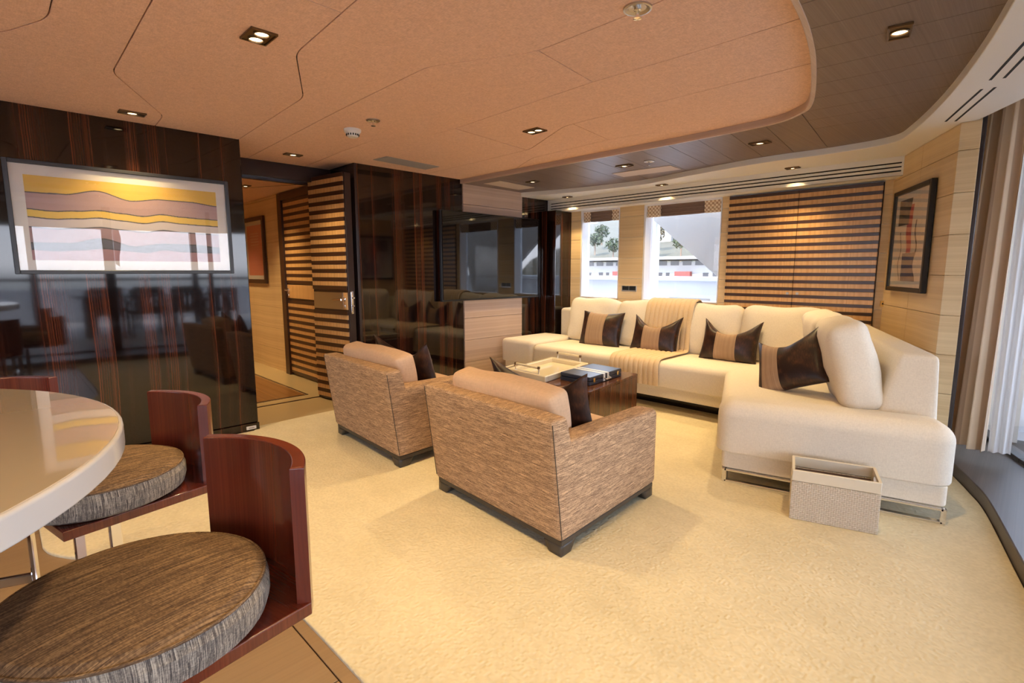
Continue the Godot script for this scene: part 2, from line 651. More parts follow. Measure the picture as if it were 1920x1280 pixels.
	mat("house_rose", lin(0.12, 0.085, 0.075), 0.8)
	mat("roof_tile", lin(0.11, 0.045, 0.03), 0.8)
	mat("awning_red", lin(0.2, 0.035, 0.03), 0.8)
	mat("dark_window", lin(0.018, 0.018, 0.024), 0.3)
	mat("chair_dark", lin(0.03, 0.018, 0.014), 0.4)
	mat("chair_pad", lin(0.35, 0.3, 0.27), 0.9)
	var bulb := mat("bulb", Color(1, 0.9, 0.75), 0.4)
	bulb.emission_enabled = true
	bulb.emission = Color(1.0, 0.88, 0.66)
	bulb.emission_energy_multiplier = 7.0


# ---------------------------------------------------------------- fittings
func downlight(label: String, at: Vector3, lamps: int, yaw := 0.0, energy := LAMP, tilt := Vector2.ZERO, sz := 0.075) -> void:
	var long := sz * 1.75
	var o := thing("downlight", label, "downlight", at, yaw, "recessed ceiling downlights")
	bx(o, "trim_plate", M.bronze, Vector3(0, -0.002, 0), Vector3(long, 0.004, sz * (1.35 if lamps == 2 else 1.0)), 0.001)
	for s in [-1, 1]:
		bx(o, "frame", M.bronze, Vector3(s * (long / 2 - 0.003), -0.006, 0), Vector3(0.006, 0.006, sz * (1.35 if lamps == 2 else 1.0)), 0.001)
		bx(o, "frame", M.bronze, Vector3(0, -0.006, s * (sz * (1.35 if lamps == 2 else 1.0) / 2 - 0.003)), Vector3(long, 0.006, 0.006), 0.001)
	for i in lamps:
		var x := 0.0 if lamps == 1 else (i - 0.5) * sz * 0.84
		part(o, "bezel", lathe([[sz * 0.41, 0.0], [sz * 0.41, -0.007], [sz * 0.35, -0.009], [sz * 0.33, -0.004]], 20), M.bronze, Vector3(x, -0.001, 0))
		part(o, "bulb", lathe([[0.0, -0.0075], [sz * 0.2, -0.007], [sz * 0.33, -0.0045]], 16), M.bulb, Vector3(x, 0, 0))
		var l := SpotLight3D.new()
		l.name = "lamp_light"
		o.add_child(l, true)
		l.position = Vector3(x, -0.014, 0)
		l.rotation_degrees = Vector3(-90 + tilt.x, tilt.y, 0)
		l.light_color = WARM
		l.light_energy = energy
		l.spot_angle = 52.0
		l.spot_angle_attenuation = 1.0
		l.spot_range = 12.0
		l.spot_attenuation = 2.0
		l.light_size = 0.02
		l.shadow_enabled = true


func sprinkler(label: String, at: Vector3, r := 0.045) -> void:
	var o := thing("sprinkler", label, "sprinkler", at, 0, "ceiling sprinklers")
	part(o, "cup", lathe([[r, 0.0], [r, -0.006], [r * 0.86, -0.007], [r * 0.62, -0.001], [0.0, -0.001]], 24), M.brushed_steel)
	part(o, "stem", lathe([[0.0, -0.035], [0.006, -0.034], [0.007, -0.01], [0.013, -0.008], [0.013, 0.0]], 12), M.chrome)
	part(o, "deflector", lathe([[0.0, -0.037], [0.015, -0.036], [0.015, -0.033], [0.0, -0.032]], 12), M.chrome)


func framed_print(called: String, label: String, at: Vector3, yaw: float, w: float, h: float, fr: float, art: Vector2, frame_mat: Material, tex: Texture2D, art_off := Vector2.ZERO) -> void:
	var o := thing(called, label, "picture", at, yaw)
	for s in [-1, 1]:
		bx(o, "frame_bar", frame_mat, Vector3(s * (w - fr) / 2, 0, 0), Vector3(fr, h, 0.032), 0.003)
		bx(o, "frame_bar", frame_mat, Vector3(0, s * (h - fr) / 2, 0), Vector3(w - 2 * fr, fr, 0.032), 0.003)
	bx(o, "mat_board", M.mat_board, Vector3(0, 0, -0.006), Vector3(w - 2 * fr, h - 2 * fr, 0.006), 0.001)
	var pm := StandardMaterial3D.new()
	pm.albedo_texture = tex
	pm.roughness = 0.8
	part(o, "printed_sheet", picture_quad(art.x, art.y), pm, Vector3(art_off.x, art_off.y, -0.0022))
	var gm: StandardMaterial3D = M.glass
	bx(o, "glazing", gm, Vector3(0, 0, 0.006), Vector3(w - 2 * fr, h - 2 * fr, 0.002), 0.0005)


# ---------------------------------------------------------------- scene
func _ready() -> void:
	rng.seed = 5
	# camera
	var cam := Camera3D.new()
	cam.name = "camera"
	add_child(cam)
	cam.position = Vector3(0, 1.2, 0)
	cam.rotation_degrees = Vector3(-7.702, -44.85, 0)
	cam.fov = rad_to_deg(2.0 * atan(640.0 / 976.0))
	cam.near = 0.03
	cam.far = 400.0
	cam.current = true
	# sky and exposure
	var env := Environment.new()
	env.background_mode = Environment.BG_SKY
	var sm := ProceduralSkyMaterial.new()
	sm.sky_top_color = Color(0.72, 0.82, 0.95)
	sm.sky_horizon_color = Color(0.94, 0.955, 1.0)
	sm.ground_bottom_color = Color(0.35, 0.38, 0.42)
	sm.ground_horizon_color = Color(0.75, 0.78, 0.82)
	sm.sky_curve = 0.2
	var sky := Sky.new()
	sky.sky_material = sm
	env.sky = sky
	env.background_energy_multiplier = 10.0
	env.tonemap_mode = Environment.TONE_MAPPER_LINEAR
	env.tonemap_exposure = 1.0
	env.sdfgi_enabled = true
	env.ssao_enabled = true
	env.ssil_enabled = true
	var we := WorldEnvironment.new()
	we.name = "environment"
	we.environment = env
	add_child(we)

	var sun := DirectionalLight3D.new()
	sun.name = "sun"
	add_child(sun)
	sun.look_at_from_position(Vector3.ZERO, Vector3(0.62, -0.70, -0.04))
	sun.light_color = Color(1.0, 0.96, 0.9)
	sun.light_energy = 4.0
	sun.light_angular_distance = 0.6
	sun.shadow_enabled = true
	sun.sky_mode = DirectionalLight3D.SKY_MODE_LIGHT_ONLY

	make_materials()
	build_floor()
	build_ceiling()
	build_walls()
	build_hall()
	build_glass_side()
	build_exterior()
	build_sofa()
	build_armchairs()
	build_table_things()
	build_bar()
	build_wall_things()
	build_lights()


func v2(a: Array) -> PackedVector2Array:
	var o := PackedVector2Array()
	for p in a:
		o.append(Vector2(p[0], p[1]))
	return o


func round_line(a: Array, r: float) -> Array:
	# open polyline with its corners rounded
	var o := [a[0]]
	for i in range(1, a.size() - 1):
		var p := Vector2(a[i][0], a[i][1])
		var d0 := Vector2(a[i - 1][0], a[i - 1][1]) - p
		var d1 := Vector2(a[i + 1][0], a[i + 1][1]) - p
		var q0 := p + d0.normalized() * minf(r, d0.length() * 0.45)
		var q1 := p + d1.normalized() * minf(r, d1.length() * 0.45)
		for k in 6:
			var t := k / 5.0
			var q := q0.lerp(p, t).lerp(p.lerp(q1, t), t)
			o.append([q.x, q.y])
	o.append(a[-1])
	return o


func clean_poly(p: PackedVector2Array, least := 0.008) -> PackedVector2Array:
	# drops points that crowd their neighbours, and spikes
	var o := PackedVector2Array()
	for q in p:
		if o.is_empty() or o[-1].distance_to(q) > least:
			o.append(q)
	while o.size() > 3 and o[0].distance_to(o[-1]) <= least:
		o.remove_at(o.size() - 1)
	var i := 0
	while i < o.size() and o.size() > 3:
		var a := (o[(i + o.size() - 1) % o.size()] - o[i]).normalized()
		var b := (o[(i + 1) % o.size()] - o[i]).normalized()
		if a.dot(b) > 0.97:
			o.remove_at(i)
			i = maxi(i - 1, 0)
		else:
			i += 1
	return o


func split_panels(outline: PackedVector2Array, seams: Array, gap: float) -> Array:
	var polys := [outline]
	for s in seams:
		var strips := Geometry2D.offset_polyline(v2(s), gap, Geometry2D.JOIN_MITER, Geometry2D.END_SQUARE)
		for st in strips:
			var nxt := []
			for p in polys:
				for r in Geometry2D.clip_polygons(p, st):
					if not Geometry2D.is_polygon_clockwise(r) and r.size() > 2:
						nxt.append(r)
			polys = nxt
	return polys


func curve_pts(a: Array, per := 6) -> Array:
	# smooth open curve through points
	var o := []
	for i in a.size() - 1:
		var p0: Array = a[maxi(i - 1, 0)]
		var p1: Array = a[i]
		var p2: Array = a[i + 1]
		var p3: Array = a[mini(i + 2, a.size() - 1)]
		for k in per:
			var t := float(k) / per
			var q := Vector2(p1[0], p1[1]).cubic_interpolate(Vector2(p2[0], p2[1]), Vector2(p0[0], p0[1]), Vector2(p3[0], p3[1]), t)
			o.append([q.x, q.y])
	o.append(a[-1])
	return o


const STEP := [[5.0, -0.62], [4.0, -0.28], [3.67, -0.16], [3.38, -0.07], [2.69, 0.07], [2.0, 0.22], [1.3, 0.36], [0.5, 0.45], [-3.2, 0.5]]
const GLASS := [[5.0, -0.27], [4.48, -0.06], [4.21, 0.04], [3.4, 0.40], [2.4, 0.80], [1.2, 1.05], [0.0, 1.12], [-3.2, 1.15]]
const LIP := [[4.35, -4.24], [4.52, -3.6], [4.60, -2.85], [4.48, -2.3], [4.36, -1.63], [4.37, -1.12], [4.30, -0.78], [4.05, -0.63], [3.33, -0.38], [2.46, -0.16], [1.5, 0.0], [0.4, 0.10], [-3.2, 0.12]]
const BEIGE := [[3.485, -4.24], [3.482, -1.85], [3.45, -1.26], [3.335, -1.045], [3.18, -0.945], [2.78, -0.82], [2.35, -0.714], [1.9, -0.645], [1.0, -0.56], [0.0, -0.53], [-3.2, -0.55]]


func build_floor() -> void:
	var f := struct("floor", "brown floor under the cream carpet")
	span(f, "slab", M.grout, Vector3(-3.4, -0.2, -8.6), Vector3(5.2, -0.02, 1.3))
	# stone tiles left of the carpet
	for ix in 7:
		for iz in 8:
			var x0 := 0.62 - (ix + 1) * 0.6
			var z0 := 0.45 - (iz + 1) * 0.6
			span(f, "tile", M.floor_stone, Vector3(x0 + 0.002, -0.02, z0 + 0.002), Vector3(x0 + 0.598, 0.0, z0 + 0.598), 0.0015)
	span(f, "tile", M.floor_stone, Vector3(0.622, -0.02, -4.2), Vector3(0.76, 0.0, 0.5), 0.0015)
	# doorway sill between carpet and corridor
	span(f, "threshold_stone", M.hall_border, Vector3(1.2, -0.02, -4.76), Vector3(2.4, 0.004, -4.02), 0.002)
	# carpet
	var edge := [[0.66, 0.5], [0.66, -1.55], [0.62, -1.85], [0.45, -2.28], [0.2, -2.66], [0.10, -2.80], [0.055, -2.92], [0.05, -3.1], [0.05, -4.06]]
	var cp := []
	for p in curve_pts(edge, 4):
		cp.append(p)
	for p in [[1.3, -4.06], [1.34, -4.16], [2.3, -4.2], [2.32, -4.235], [4.70, -4.235], [4.70, -4.01], [4.99, -4.01], [4.99, -0.885], [3.975, -0.415], [3.965, -0.28]]:
		cp.append(p)
	for p in curve_pts(STEP, 5):
		if p[0] < 3.93 and p[0] > 0.66:
			cp.append([p[0], p[1] - 0.003])
	var c := part(self, "carpet", prism(v2(cp), -0.005, 0.012, 0.006, 0.0), M.carpet)
	tag(c, "cream wall-to-wall pile carpet under the sofa and armchairs", "carpet")
	# step along the stern glass
	var sp := curve_pts(STEP, 6)
	var back := curve_pts(GLASS, 6)
	back.reverse()
	for p in back:
		sp.append([p[0], p[1] + 0.1])
	var t := part(self, "trim_1", prism(v2(sp), -0.02, 0.08, 0.006, 0.0), M.step_wood)
	tag(t, "dark grey wooden step along the curved glass", "", "", "structure")


func build_ceiling() -> void:
	# beige fabric panels
	var c := struct("ceiling", "beige fabric ceiling of irregular panels")
	var out := []
	for p in BEIGE:
		out.append(p)
	var rounded := curve_pts(BEIGE.slice(1), 5)
	out = [BEIGE[0]]
	out.append_array(rounded)
	for p in [[-3.2, -4.08], [1.34, -4.08], [1.34, -4.72], [2.3, -4.72], [2.3, -4.24]]:
		out.append(p)
	var seams := [
		[[0.46, -0.4], [0.495, -3.15], [0.825, -3.79], [0.85, -4.3]],
		[[0.98, -0.4], [0.98, -1.74], [1.015, -2.33], [1.28, -2.87], [1.335, -4.1], [1.34, -4.9]],
		[[-3.4, -1.84], [0.985, -1.86]],
		[[1.01, -2.27], [1.5, -2.32]],
		[[1.6, -4.9], [1.52, -2.92], [1.5, -2.05], [1.73, -1.60], [1.73, -1.14], [1.72, -0.5]],
		[[1.725, -1.58], [2.195, -1.64]],
		[[2.09, -4.9], [2.03, -3.93], [2.02, -3.4], [2.235, -2.97], [2.24, -2.76], [2.19, -1.64], [2.21, -1.17], [2.2, -0.5]],
		[[2.24, -2.78], [3.01, -2.865]],
		[[3.06, -4.4], [3.01, -2.83], [2.70, -2.24], [2.70, -1.43], [2.69, -0.6]],
		[[2.70, -2.17], [3.19, -2.24]],
		[[3.6, -3.66], [3.47, -3.44], [3.25, -3.03], [3.19, -2.24], [3.22, -1.98], [3.37, -1.77], [3.6, -1.4]],
		[[0.24, -0.4], [0.24, -2.66], [0.12, -2.95], [-0.3, -3.3], [-0.32, -4.3]],
		[[-1.2, -0.3], [-1.2, -4.3]],
	]
	for i in seams.size():
		seams[i] = round_line(seams[i], 0.07)
	for p in split_panels(v2(out), seams, 0.0022):
		part(c, "panel", prism(clean_poly(p), BEIGE_Y, BEIGE_Y + 0.012, 0.0, 0.0015, 2), M.ceiling_fabric)
	part(c, "backing", prism(v2([[-3.3, -4.3], [-3.3, 0.0], [3.6, 0.0], [3.6, -4.3]]), BEIGE_Y + 0.012, BEIGE_Y + 0.03), M.black_slot)
	span(c, "backing", M.black_slot, Vector3(1.3, BEIGE_Y + 0.012, -4.9), Vector3(2.4, BEIGE_Y + 0.03, -4.3))
	# grey wooden border, planks across
	var g := struct("ceiling_border", "grey wooden ceiling border of planks around the beige panels")
	var outer := curve_pts(LIP, 6)
	var inner := [BEIGE[0]]
	inner.append_array(rounded)
	var gp := []
	gp.append_array(outer)
	inner.reverse()
	gp.append_array(inner)
	var gs := []
	for i in 14:
		var z := -1.05 - i * 0.222
		gs.append([[3.3, z + 0.02], [4.75, z - 0.16]])
	for i in 10:
		var x := 3.78 - i * 0.222
		gs.append([[x - 0.05, -1.35 if x < 3.4 else -1.09 - (x - 3.4) * 0.1], [x + 0.06, 0.3]])
	for i in 14:
		var x := 1.55 - i * 0.35
		gs.append([[x, -1.2], [x, 0.3]])
	for p in split_panels(v2(gp), gs, 0.0012):
		part(g, "plank", prism(clean_poly(p, 0.004), GREY_Y, GREY_Y + 0.01, 0.0, 0.001, 2), M.ceiling_wood)
	part(g, "backing", prism(v2(gp), GREY_Y + 0.01, BEIGE_Y + 0.05), M.ceiling_wood)
	# shaped moulding where the beige panel ends
	var tr := struct("trim_2", "rounded wooden edge around the beige ceiling panel")
	var ring := [BEIGE[0]]
	ring.append_array(rounded)
	var off := Geometry2D.offset_polyline(v2(ring), 0.011, Geometry2D.JOIN_ROUND, Geometry2D.END_BUTT)
	part(tr, "edge_moulding", prism(off[0], GREY_Y - 0.002, BEIGE_Y + 0.01, 0.0, 0.004, 3), M.grey_oak)
	# white lowered soffit
	var s := struct("soffit", "white lowered soffit following the window side")
	var sp := []
	sp.append_array(outer)
	for p in [[-3.2, 0.72], [0.0, 0.70], [1.2, 0.64], [2.4, 0.38], [3.2, 0.08], [3.67, -0.14], [3.99, -0.32], [4.02, -0.40], [4.84, -0.78], [4.84, -4.24]]:
		sp.append(p)
	part(s, "soffit_board", prism(v2(sp), SOFFIT_Y, 2.2, 0.0, 0.004, 3), M.white_lacquer)
	# long air grille face above the windows
	var fx := 4.84
	var ys := [1.905, 1.929, 1.938, 1.958, 1.966, 1.986, 1.994, SOFFIT_Y]
	span(s, "fascia", M.white_lacquer, Vector3(fx - 0.02, 1.897, -4.24), Vector3(fx, 1.926, -0.74))
	for k in 3:
		var y0: float = [1.926, 1.955, 1.984][k]
		span(s, "grille_slot", M.black_slot, Vector3(fx - 0.004, y0, -4.2), Vector3(fx + 0.004, y0 + 0.012, -0.79), 0.0005)
		span(s, "grille_blade", M.white_lacquer, Vector3(fx - 0.02, y0 + 0.011, -4.24), Vector3(fx, y0 + (0.03 if k < 2 else 0.06), -0.74), 0.002)
		span(s, "grille_end", M.white_lacquer, Vector3(fx - 0.0195, y0 - 0.001, -4.24), Vector3(fx, y0 + 0.012, -4.2), 0.0005)
		span(s, "grille_end", M.white_lacquer, Vector3(fx - 0.0195, y0 - 0.001, -0.79), Vector3(fx, y0 + 0.012, -0.74), 0.0005)
	span(s, "underside_board", M.white_lacquer, Vector3(fx - 0.02, 1.897, -4.24), Vector3(5.02, 1.91, -0.70))
	# slots in the soffit over the curtains
	for q in [[3.90, -0.455, 3.34, -0.27], [3.93, -0.415, 3.35, -0.225], [3.21, -0.235, 2.75, -0.11], [3.22, -0.19, 2.75, -0.065], [2.5, -0.05, 1.9, 0.06], [2.5, -0.005, 1.9, 0.105]]:
		var a := Vector2(q[0], q[1])
		var b := Vector2(q[2], q[3])
		var mid := (a + b) / 2
		bx(s, "air_slot", M.black_slot, Vector3(mid.x, SOFFIT_Y, mid.y), Vector3((a - b).length(), 0.003, 0.011), 0.0005, Vector3(0, rad_to_deg(-(a - b).angle()), 0))
	# roof above everything
	var r := struct("roof", "roof slab over the saloon")
	span(r, "roof_slab", M.white_lacquer, Vector3(-3.5, 2.2, -8.7), Vector3(5.3, 2.32, 1.35))


func oak_panels(parent: Node, m: Material, a: Vector3, b: Vector3, y0: float, y1: float, pitch: float, cols := 1, thick := 0.012) -> void:
	# rows of level boards between two floor points, proud of the wall by thick, on the left side of a->b
	var d := (b - a)
	var ln := d.length()
	var yaw := rad_to_deg(atan2(-d.z, d.x))
	var y := y0
	while y < y1 - 0.01:
		var top := minf(y + pitch, y1)
		for k in cols:
			var mid := a + d * ((k + 0.5) / cols)
			bx(parent, "panel", m, Vector3(mid.x, (y + top) / 2, mid.z), Vector3(ln / cols - 0.003, top - y - 0.003, thick), 0.0012, Vector3(0, yaw, 0))
		y = top


func stripes(parent: Node, at: Vector3, yaw: float, w: float, y0: float, y1: float, pitch: float, dark: float, skip := Vector2(9, 9)) -> void:
	# level strips of dark and pale wood on a face looking along +z of the turned frame
	var bs := Basis(Vector3.UP, deg_to_rad(yaw))
	var y := y1
	while y > y0 + 0.01:
		var d0 := maxf(y - dark, y0)
		if not (d0 < skip.y and y > skip.x):
			bx(parent, "dark_strip", M.wenge, at + bs * Vector3(0, 0, 0.0055) + Vector3(0, (y + d0) / 2, 0), Vector3(w, y - d0, 0.011), 0.001, Vector3(0, yaw, 0))
		var l0 := maxf(y - pitch, y0)
		if d0 - l0 > 0.004 and not (l0 < skip.y and d0 > skip.x):
			bx(parent, "pale_strip", M.sycamore, at + bs * Vector3(0, 0, 0.0045) + Vector3(0, (d0 + l0) / 2, 0), Vector3(w, d0 - l0 - 0.0006, 0.009), 0.001, Vector3(0, yaw, 0))
		y -= pitch


func build_walls() -> void:
	# ebony wall with the large print
	var w := struct("wall_left", "glossy striped ebony wall carrying the wide yellow print")
	span(w, "ebony_panel", M.ebony_gloss, Vector3(-3.2, 0.068, -4.18), Vector3(1.34, BEIGE_Y + 0.03, -4.08), 0.004)
	span(w, "wall_core", M.dark_lacquer, Vector3(-3.2, 0.0, -4.72), Vector3(1.336, 2.2, -4.16), 0.002)
	var bb := struct("baseboard_left", "ebony baseboard under the print wall")
	span(bb, "board", M.ebony_gloss, Vector3(-3.2, 0.0, -4.18), Vector3(1.345, 0.066, -4.07), 0.003)
	var pl := tag(part(self, "floor_socket", soft(Vector3(0.07, 0.026, 0.008), 0.012, Vector3.ZERO, 8), M.white_plastic, Vector3(1.285, 0.034, -4.069)), "small oval white plate on the ebony baseboard", "socket")
	bx(pl, "slot", M.vent_grey, Vector3(0, 0, 0.004), Vector3(0.04, 0.008, 0.002), 0.001)
	# television wall
	var t := struct("wall_back", "glossy striped ebony wall behind the television with a pale wooden panel")
	span(t, "ebony_panel", M.ebony_gloss, Vector3(2.305, 0.0, -4.34), Vector3(3.5, BEIGE_Y + 0.03, -4.24), 0.004)
	span(t, "ebony_panel", M.ebony_gloss, Vector3(4.372, 0.0, -4.34), Vector3(5.0, BEIGE_Y, -4.245), 0.003)
	for k in 9:
		span(t, "pale_panel", M.grey_oak, Vector3(3.503, 0.002 + k * 0.235, -4.33), Vector3(4.37, 0.234 + k * 0.235, -4.228), 0.0015)
	span(t, "wall_core", M.dark_lacquer, Vector3(2.31, 0.0, -4.95), Vector3(5.1, 2.2, -4.33), 0.002)
	span(t, "edge_post", M.dark_lacquer, Vector3(2.3, 0.0, -4.36), Vector3(2.325, BEIGE_Y + 0.02, -4.236), 0.003)
	var p := struct("pillar", "glossy ebony pillar between television and window")
	span(p, "ebony_panel", M.ebony_gloss, Vector3(4.715, 0.0, -4.24), Vector3(5.01, 1.9, -4.02), 0.004)
	# window wall
	var f := struct("wall_far", "pale oak panelled wall with two windows behind the sofa")
	var X := 5.0
	var solid := [[-4.4, -3.872, 0.0, 2.2], [-3.872, -3.335, 0.0, 0.89], [-3.872, -3.335, 1.9, 2.2], [-3.335, -3.03, 0.0, 2.2], [-3.03, -2.19, 0.0, 0.885], [-3.03, -2.19, 1.9, 2.2], [-2.19, 0.0, 0.0, 2.2]]
	for q in solid:
		span(f, "wall_core", M.white_lacquer, Vector3(X + 0.012, q[2], q[0]), Vector3(X + 0.14, q[3], q[1]), 0.001)
	for q in [[-4.02, -3.872, 0.0, 1.9], [-3.335, -3.03, 0.0, 1.9], [-2.19, -2.115, 0.0, 1.9], [-0.915, -0.80, 0.0, 1.9], [-3.872, -3.335, 0.4, 0.89], [-3.03, -2.19, 0.4, 0.885]]:
		oak_panels(f, M.pale_oak, Vector3(X + 0.006, 0, q[1]), Vector3(X + 0.006, 0, q[0]), q[2], q[3], 0.2235)
	# windows
	var n := 1
	for q in [[-3.872, -3.335, 0.89, 1.9], [-3.03, -2.19, 0.885, 1.9]]:
		var wi := struct("window_%d" % n, ["narrow window beside the ebony pillar", "wide window with the slanting boat panel outside"][n - 1])
		n += 1
		var fw := 0.022
		span(wi, "frame_side", M.boat_white, Vector3(X - 0.002, q[2], q[0]), Vector3(X + 0.15, q[3], q[0] + fw))
		span(wi, "frame_side", M.boat_white, Vector3(X - 0.002, q[2], q[1] - fw * 0.5), Vector3(X + 0.15, q[3], q[1]))
		span(wi, "frame_sill", M.boat_white, Vector3(X - 0.002, q[2], q[0] + fw), Vector3(X + 0.15, q[2] + fw * 0.6, q[1] - fw * 0.5))
		span(wi, "frame_head", M.boat_white, Vector3(X - 0.002, q[3] - fw, q[0] + fw), Vector3(X + 0.15, q[3], q[1] - fw * 0.5))
		span(wi, "pane", M.glass, Vector3(X + 0.11, q[2] + 0.01, q[0] + 0.01), Vector3(X + 0.118, q[3] - 0.01, q[1] - 0.01), 0.0005)
	# roman blinds
	for q in [[-3.85, -3.345, "folded brown blind with checked borders over the narrow window"], [-3.01, -2.20, "folded brown blind with checked borders over the wide window"]]:
		var b := thing("roman_blind", q[2], "blind", Vector3(X + 0.03, 1.885, (q[0] + q[1]) / 2), 0, "roman blinds")
		var ww: float = q[1] - q[0]
		for sec in 3:
			var z0: float = [-0.5, -0.3, 0.28][sec] * ww
			var z1: float = [-0.3, 0.28, 0.5][sec] * ww
			for k in 6:
				part(b, ["checked_fold", "brown_fold", "checked_fold"][sec], soft(Vector3(0.03, 0.026, z1 - z0), 0.011, Vector3.ZERO, 4), M.blind_brown if sec == 1 else M.blind_check, Vector3(0.004 * (k % 2), -0.012 - k * 0.0195, (z0 + z1) / 2))
	# right angled wall
	var rw := struct("wall_right", "angled pale oak panelled wall carrying the square comic print")
	var a := Vector3(5.0, 0, -0.853)
	var e := Vector3(4.0, 0, -0.39)
	var dir := (e - a).normalized()
	var nr := Vector3(-dir.z, 0, dir.x) # to the outside
	part(rw, "wall_core", prism(v2([[a.x, a.z + 0.014], [e.x, e.z + 0.014], [e.x + 0.005, e.z + 0.085], [5.0, a.z + 0.10]]), 0.0, 2.2), M.pale_oak)
	oak_panels(rw, M.pale_oak, a, e, 0.0, SOFFIT_Y, 0.235, 2)
	for k in 9:
		var y0 := k * 0.235
		bx(rw, "corner_panel", M.pale_oak, Vector3(3.997, y0 + minf(0.235, SOFFIT_Y - y0) / 2, -0.350), Vector3(0.014, minf(0.235, SOFFIT_Y - y0) - 0.003, 0.092), 0.0012)
	span(rw, "dark_jamb", M.dark_lacquer, Vector3(4.01, 0.08, -0.318), Vector3(4.03, 2.19, -0.285), 0.002)
	# walls out of the picture that close the room
	var lw := struct("wall_rear", "pale oak wall beyond the bar")
	for q in [[-4.8, -3.5, 0.0, 2.2], [-3.5, -1.3, 0.0, 0.9], [-3.5, -1.3, 1.9, 2.2], [-1.3, 1.3, 0.0, 2.2]]:
		span(lw, "wall_core", M.pale_oak, Vector3(-3.4, q[2], q[0]), Vector3(-3.2, q[3], q[1]))
	var pw := struct("window_4", "long side window beyond the bar")
	span(pw, "pane", M.glass, Vector3(-3.32, 0.9, -3.5), Vector3(-3.312, 1.9, -1.3), 0.0005)
	span(pw, "mullion", M.boat_white, Vector3(-3.36, 0.9, -2.43), Vector3(-3.26, 1.9, -2.37))


func striped_leaf(o: Node3D, w: float, h: float, handle_at: float, steel: bool) -> void:
	# a door leaf in its own axes: face +z, x from 0 (hinge) to w, bottom at y = 0
	span(o, "leaf_core", M.wenge, Vector3(0, 0, -0.045), Vector3(w, h, 0), 0.002)
	stripes(o, Vector3(w / 2, 0, 0), 0, w - 0.004, 0.02, h, 0.074, 0.034, Vector2(handle_at - 0.08, handle_at + 0.075))
	bx(o, "lock_panel", M.brushed_steel if steel else M.sycamore, Vector3(w * 0.45, handle_at, 0.004), Vector3(w * 0.86, 0.15, 0.009), 0.001)
	bx(o, "lock_panel", M.sycamore, Vector3(w * 0.94, handle_at, 0.0035), Vector3(w * 0.11, 0.15, 0.008), 0.001)
	var hd := part(o, "door_handle", tube(Vector3(w - 0.04, handle_at + 0.015, 0.008), Vector3(w - 0.04, handle_at + 0.015, 0.05), 0.012), M.chrome)
	part(hd, "lever", tube(Vector3(w - 0.035, handle_at + 0.015, 0.048), Vector3(w - 0.15, handle_at + 0.01, 0.052), 0.008), M.chrome)
	part(hd, "rose", soft(Vector3(0.035, 0.035, 0.01), 0.005, Vector3.ZERO, 6), M.chrome, Vector3(w - 0.04, handle_at + 0.015, 0.013))
	part(o, "key_rose", soft(Vector3(0.026, 0.034, 0.01), 0.005, Vector3.ZERO, 6), M.chrome, Vector3(w - 0.04, handle_at - 0.045, 0.013))


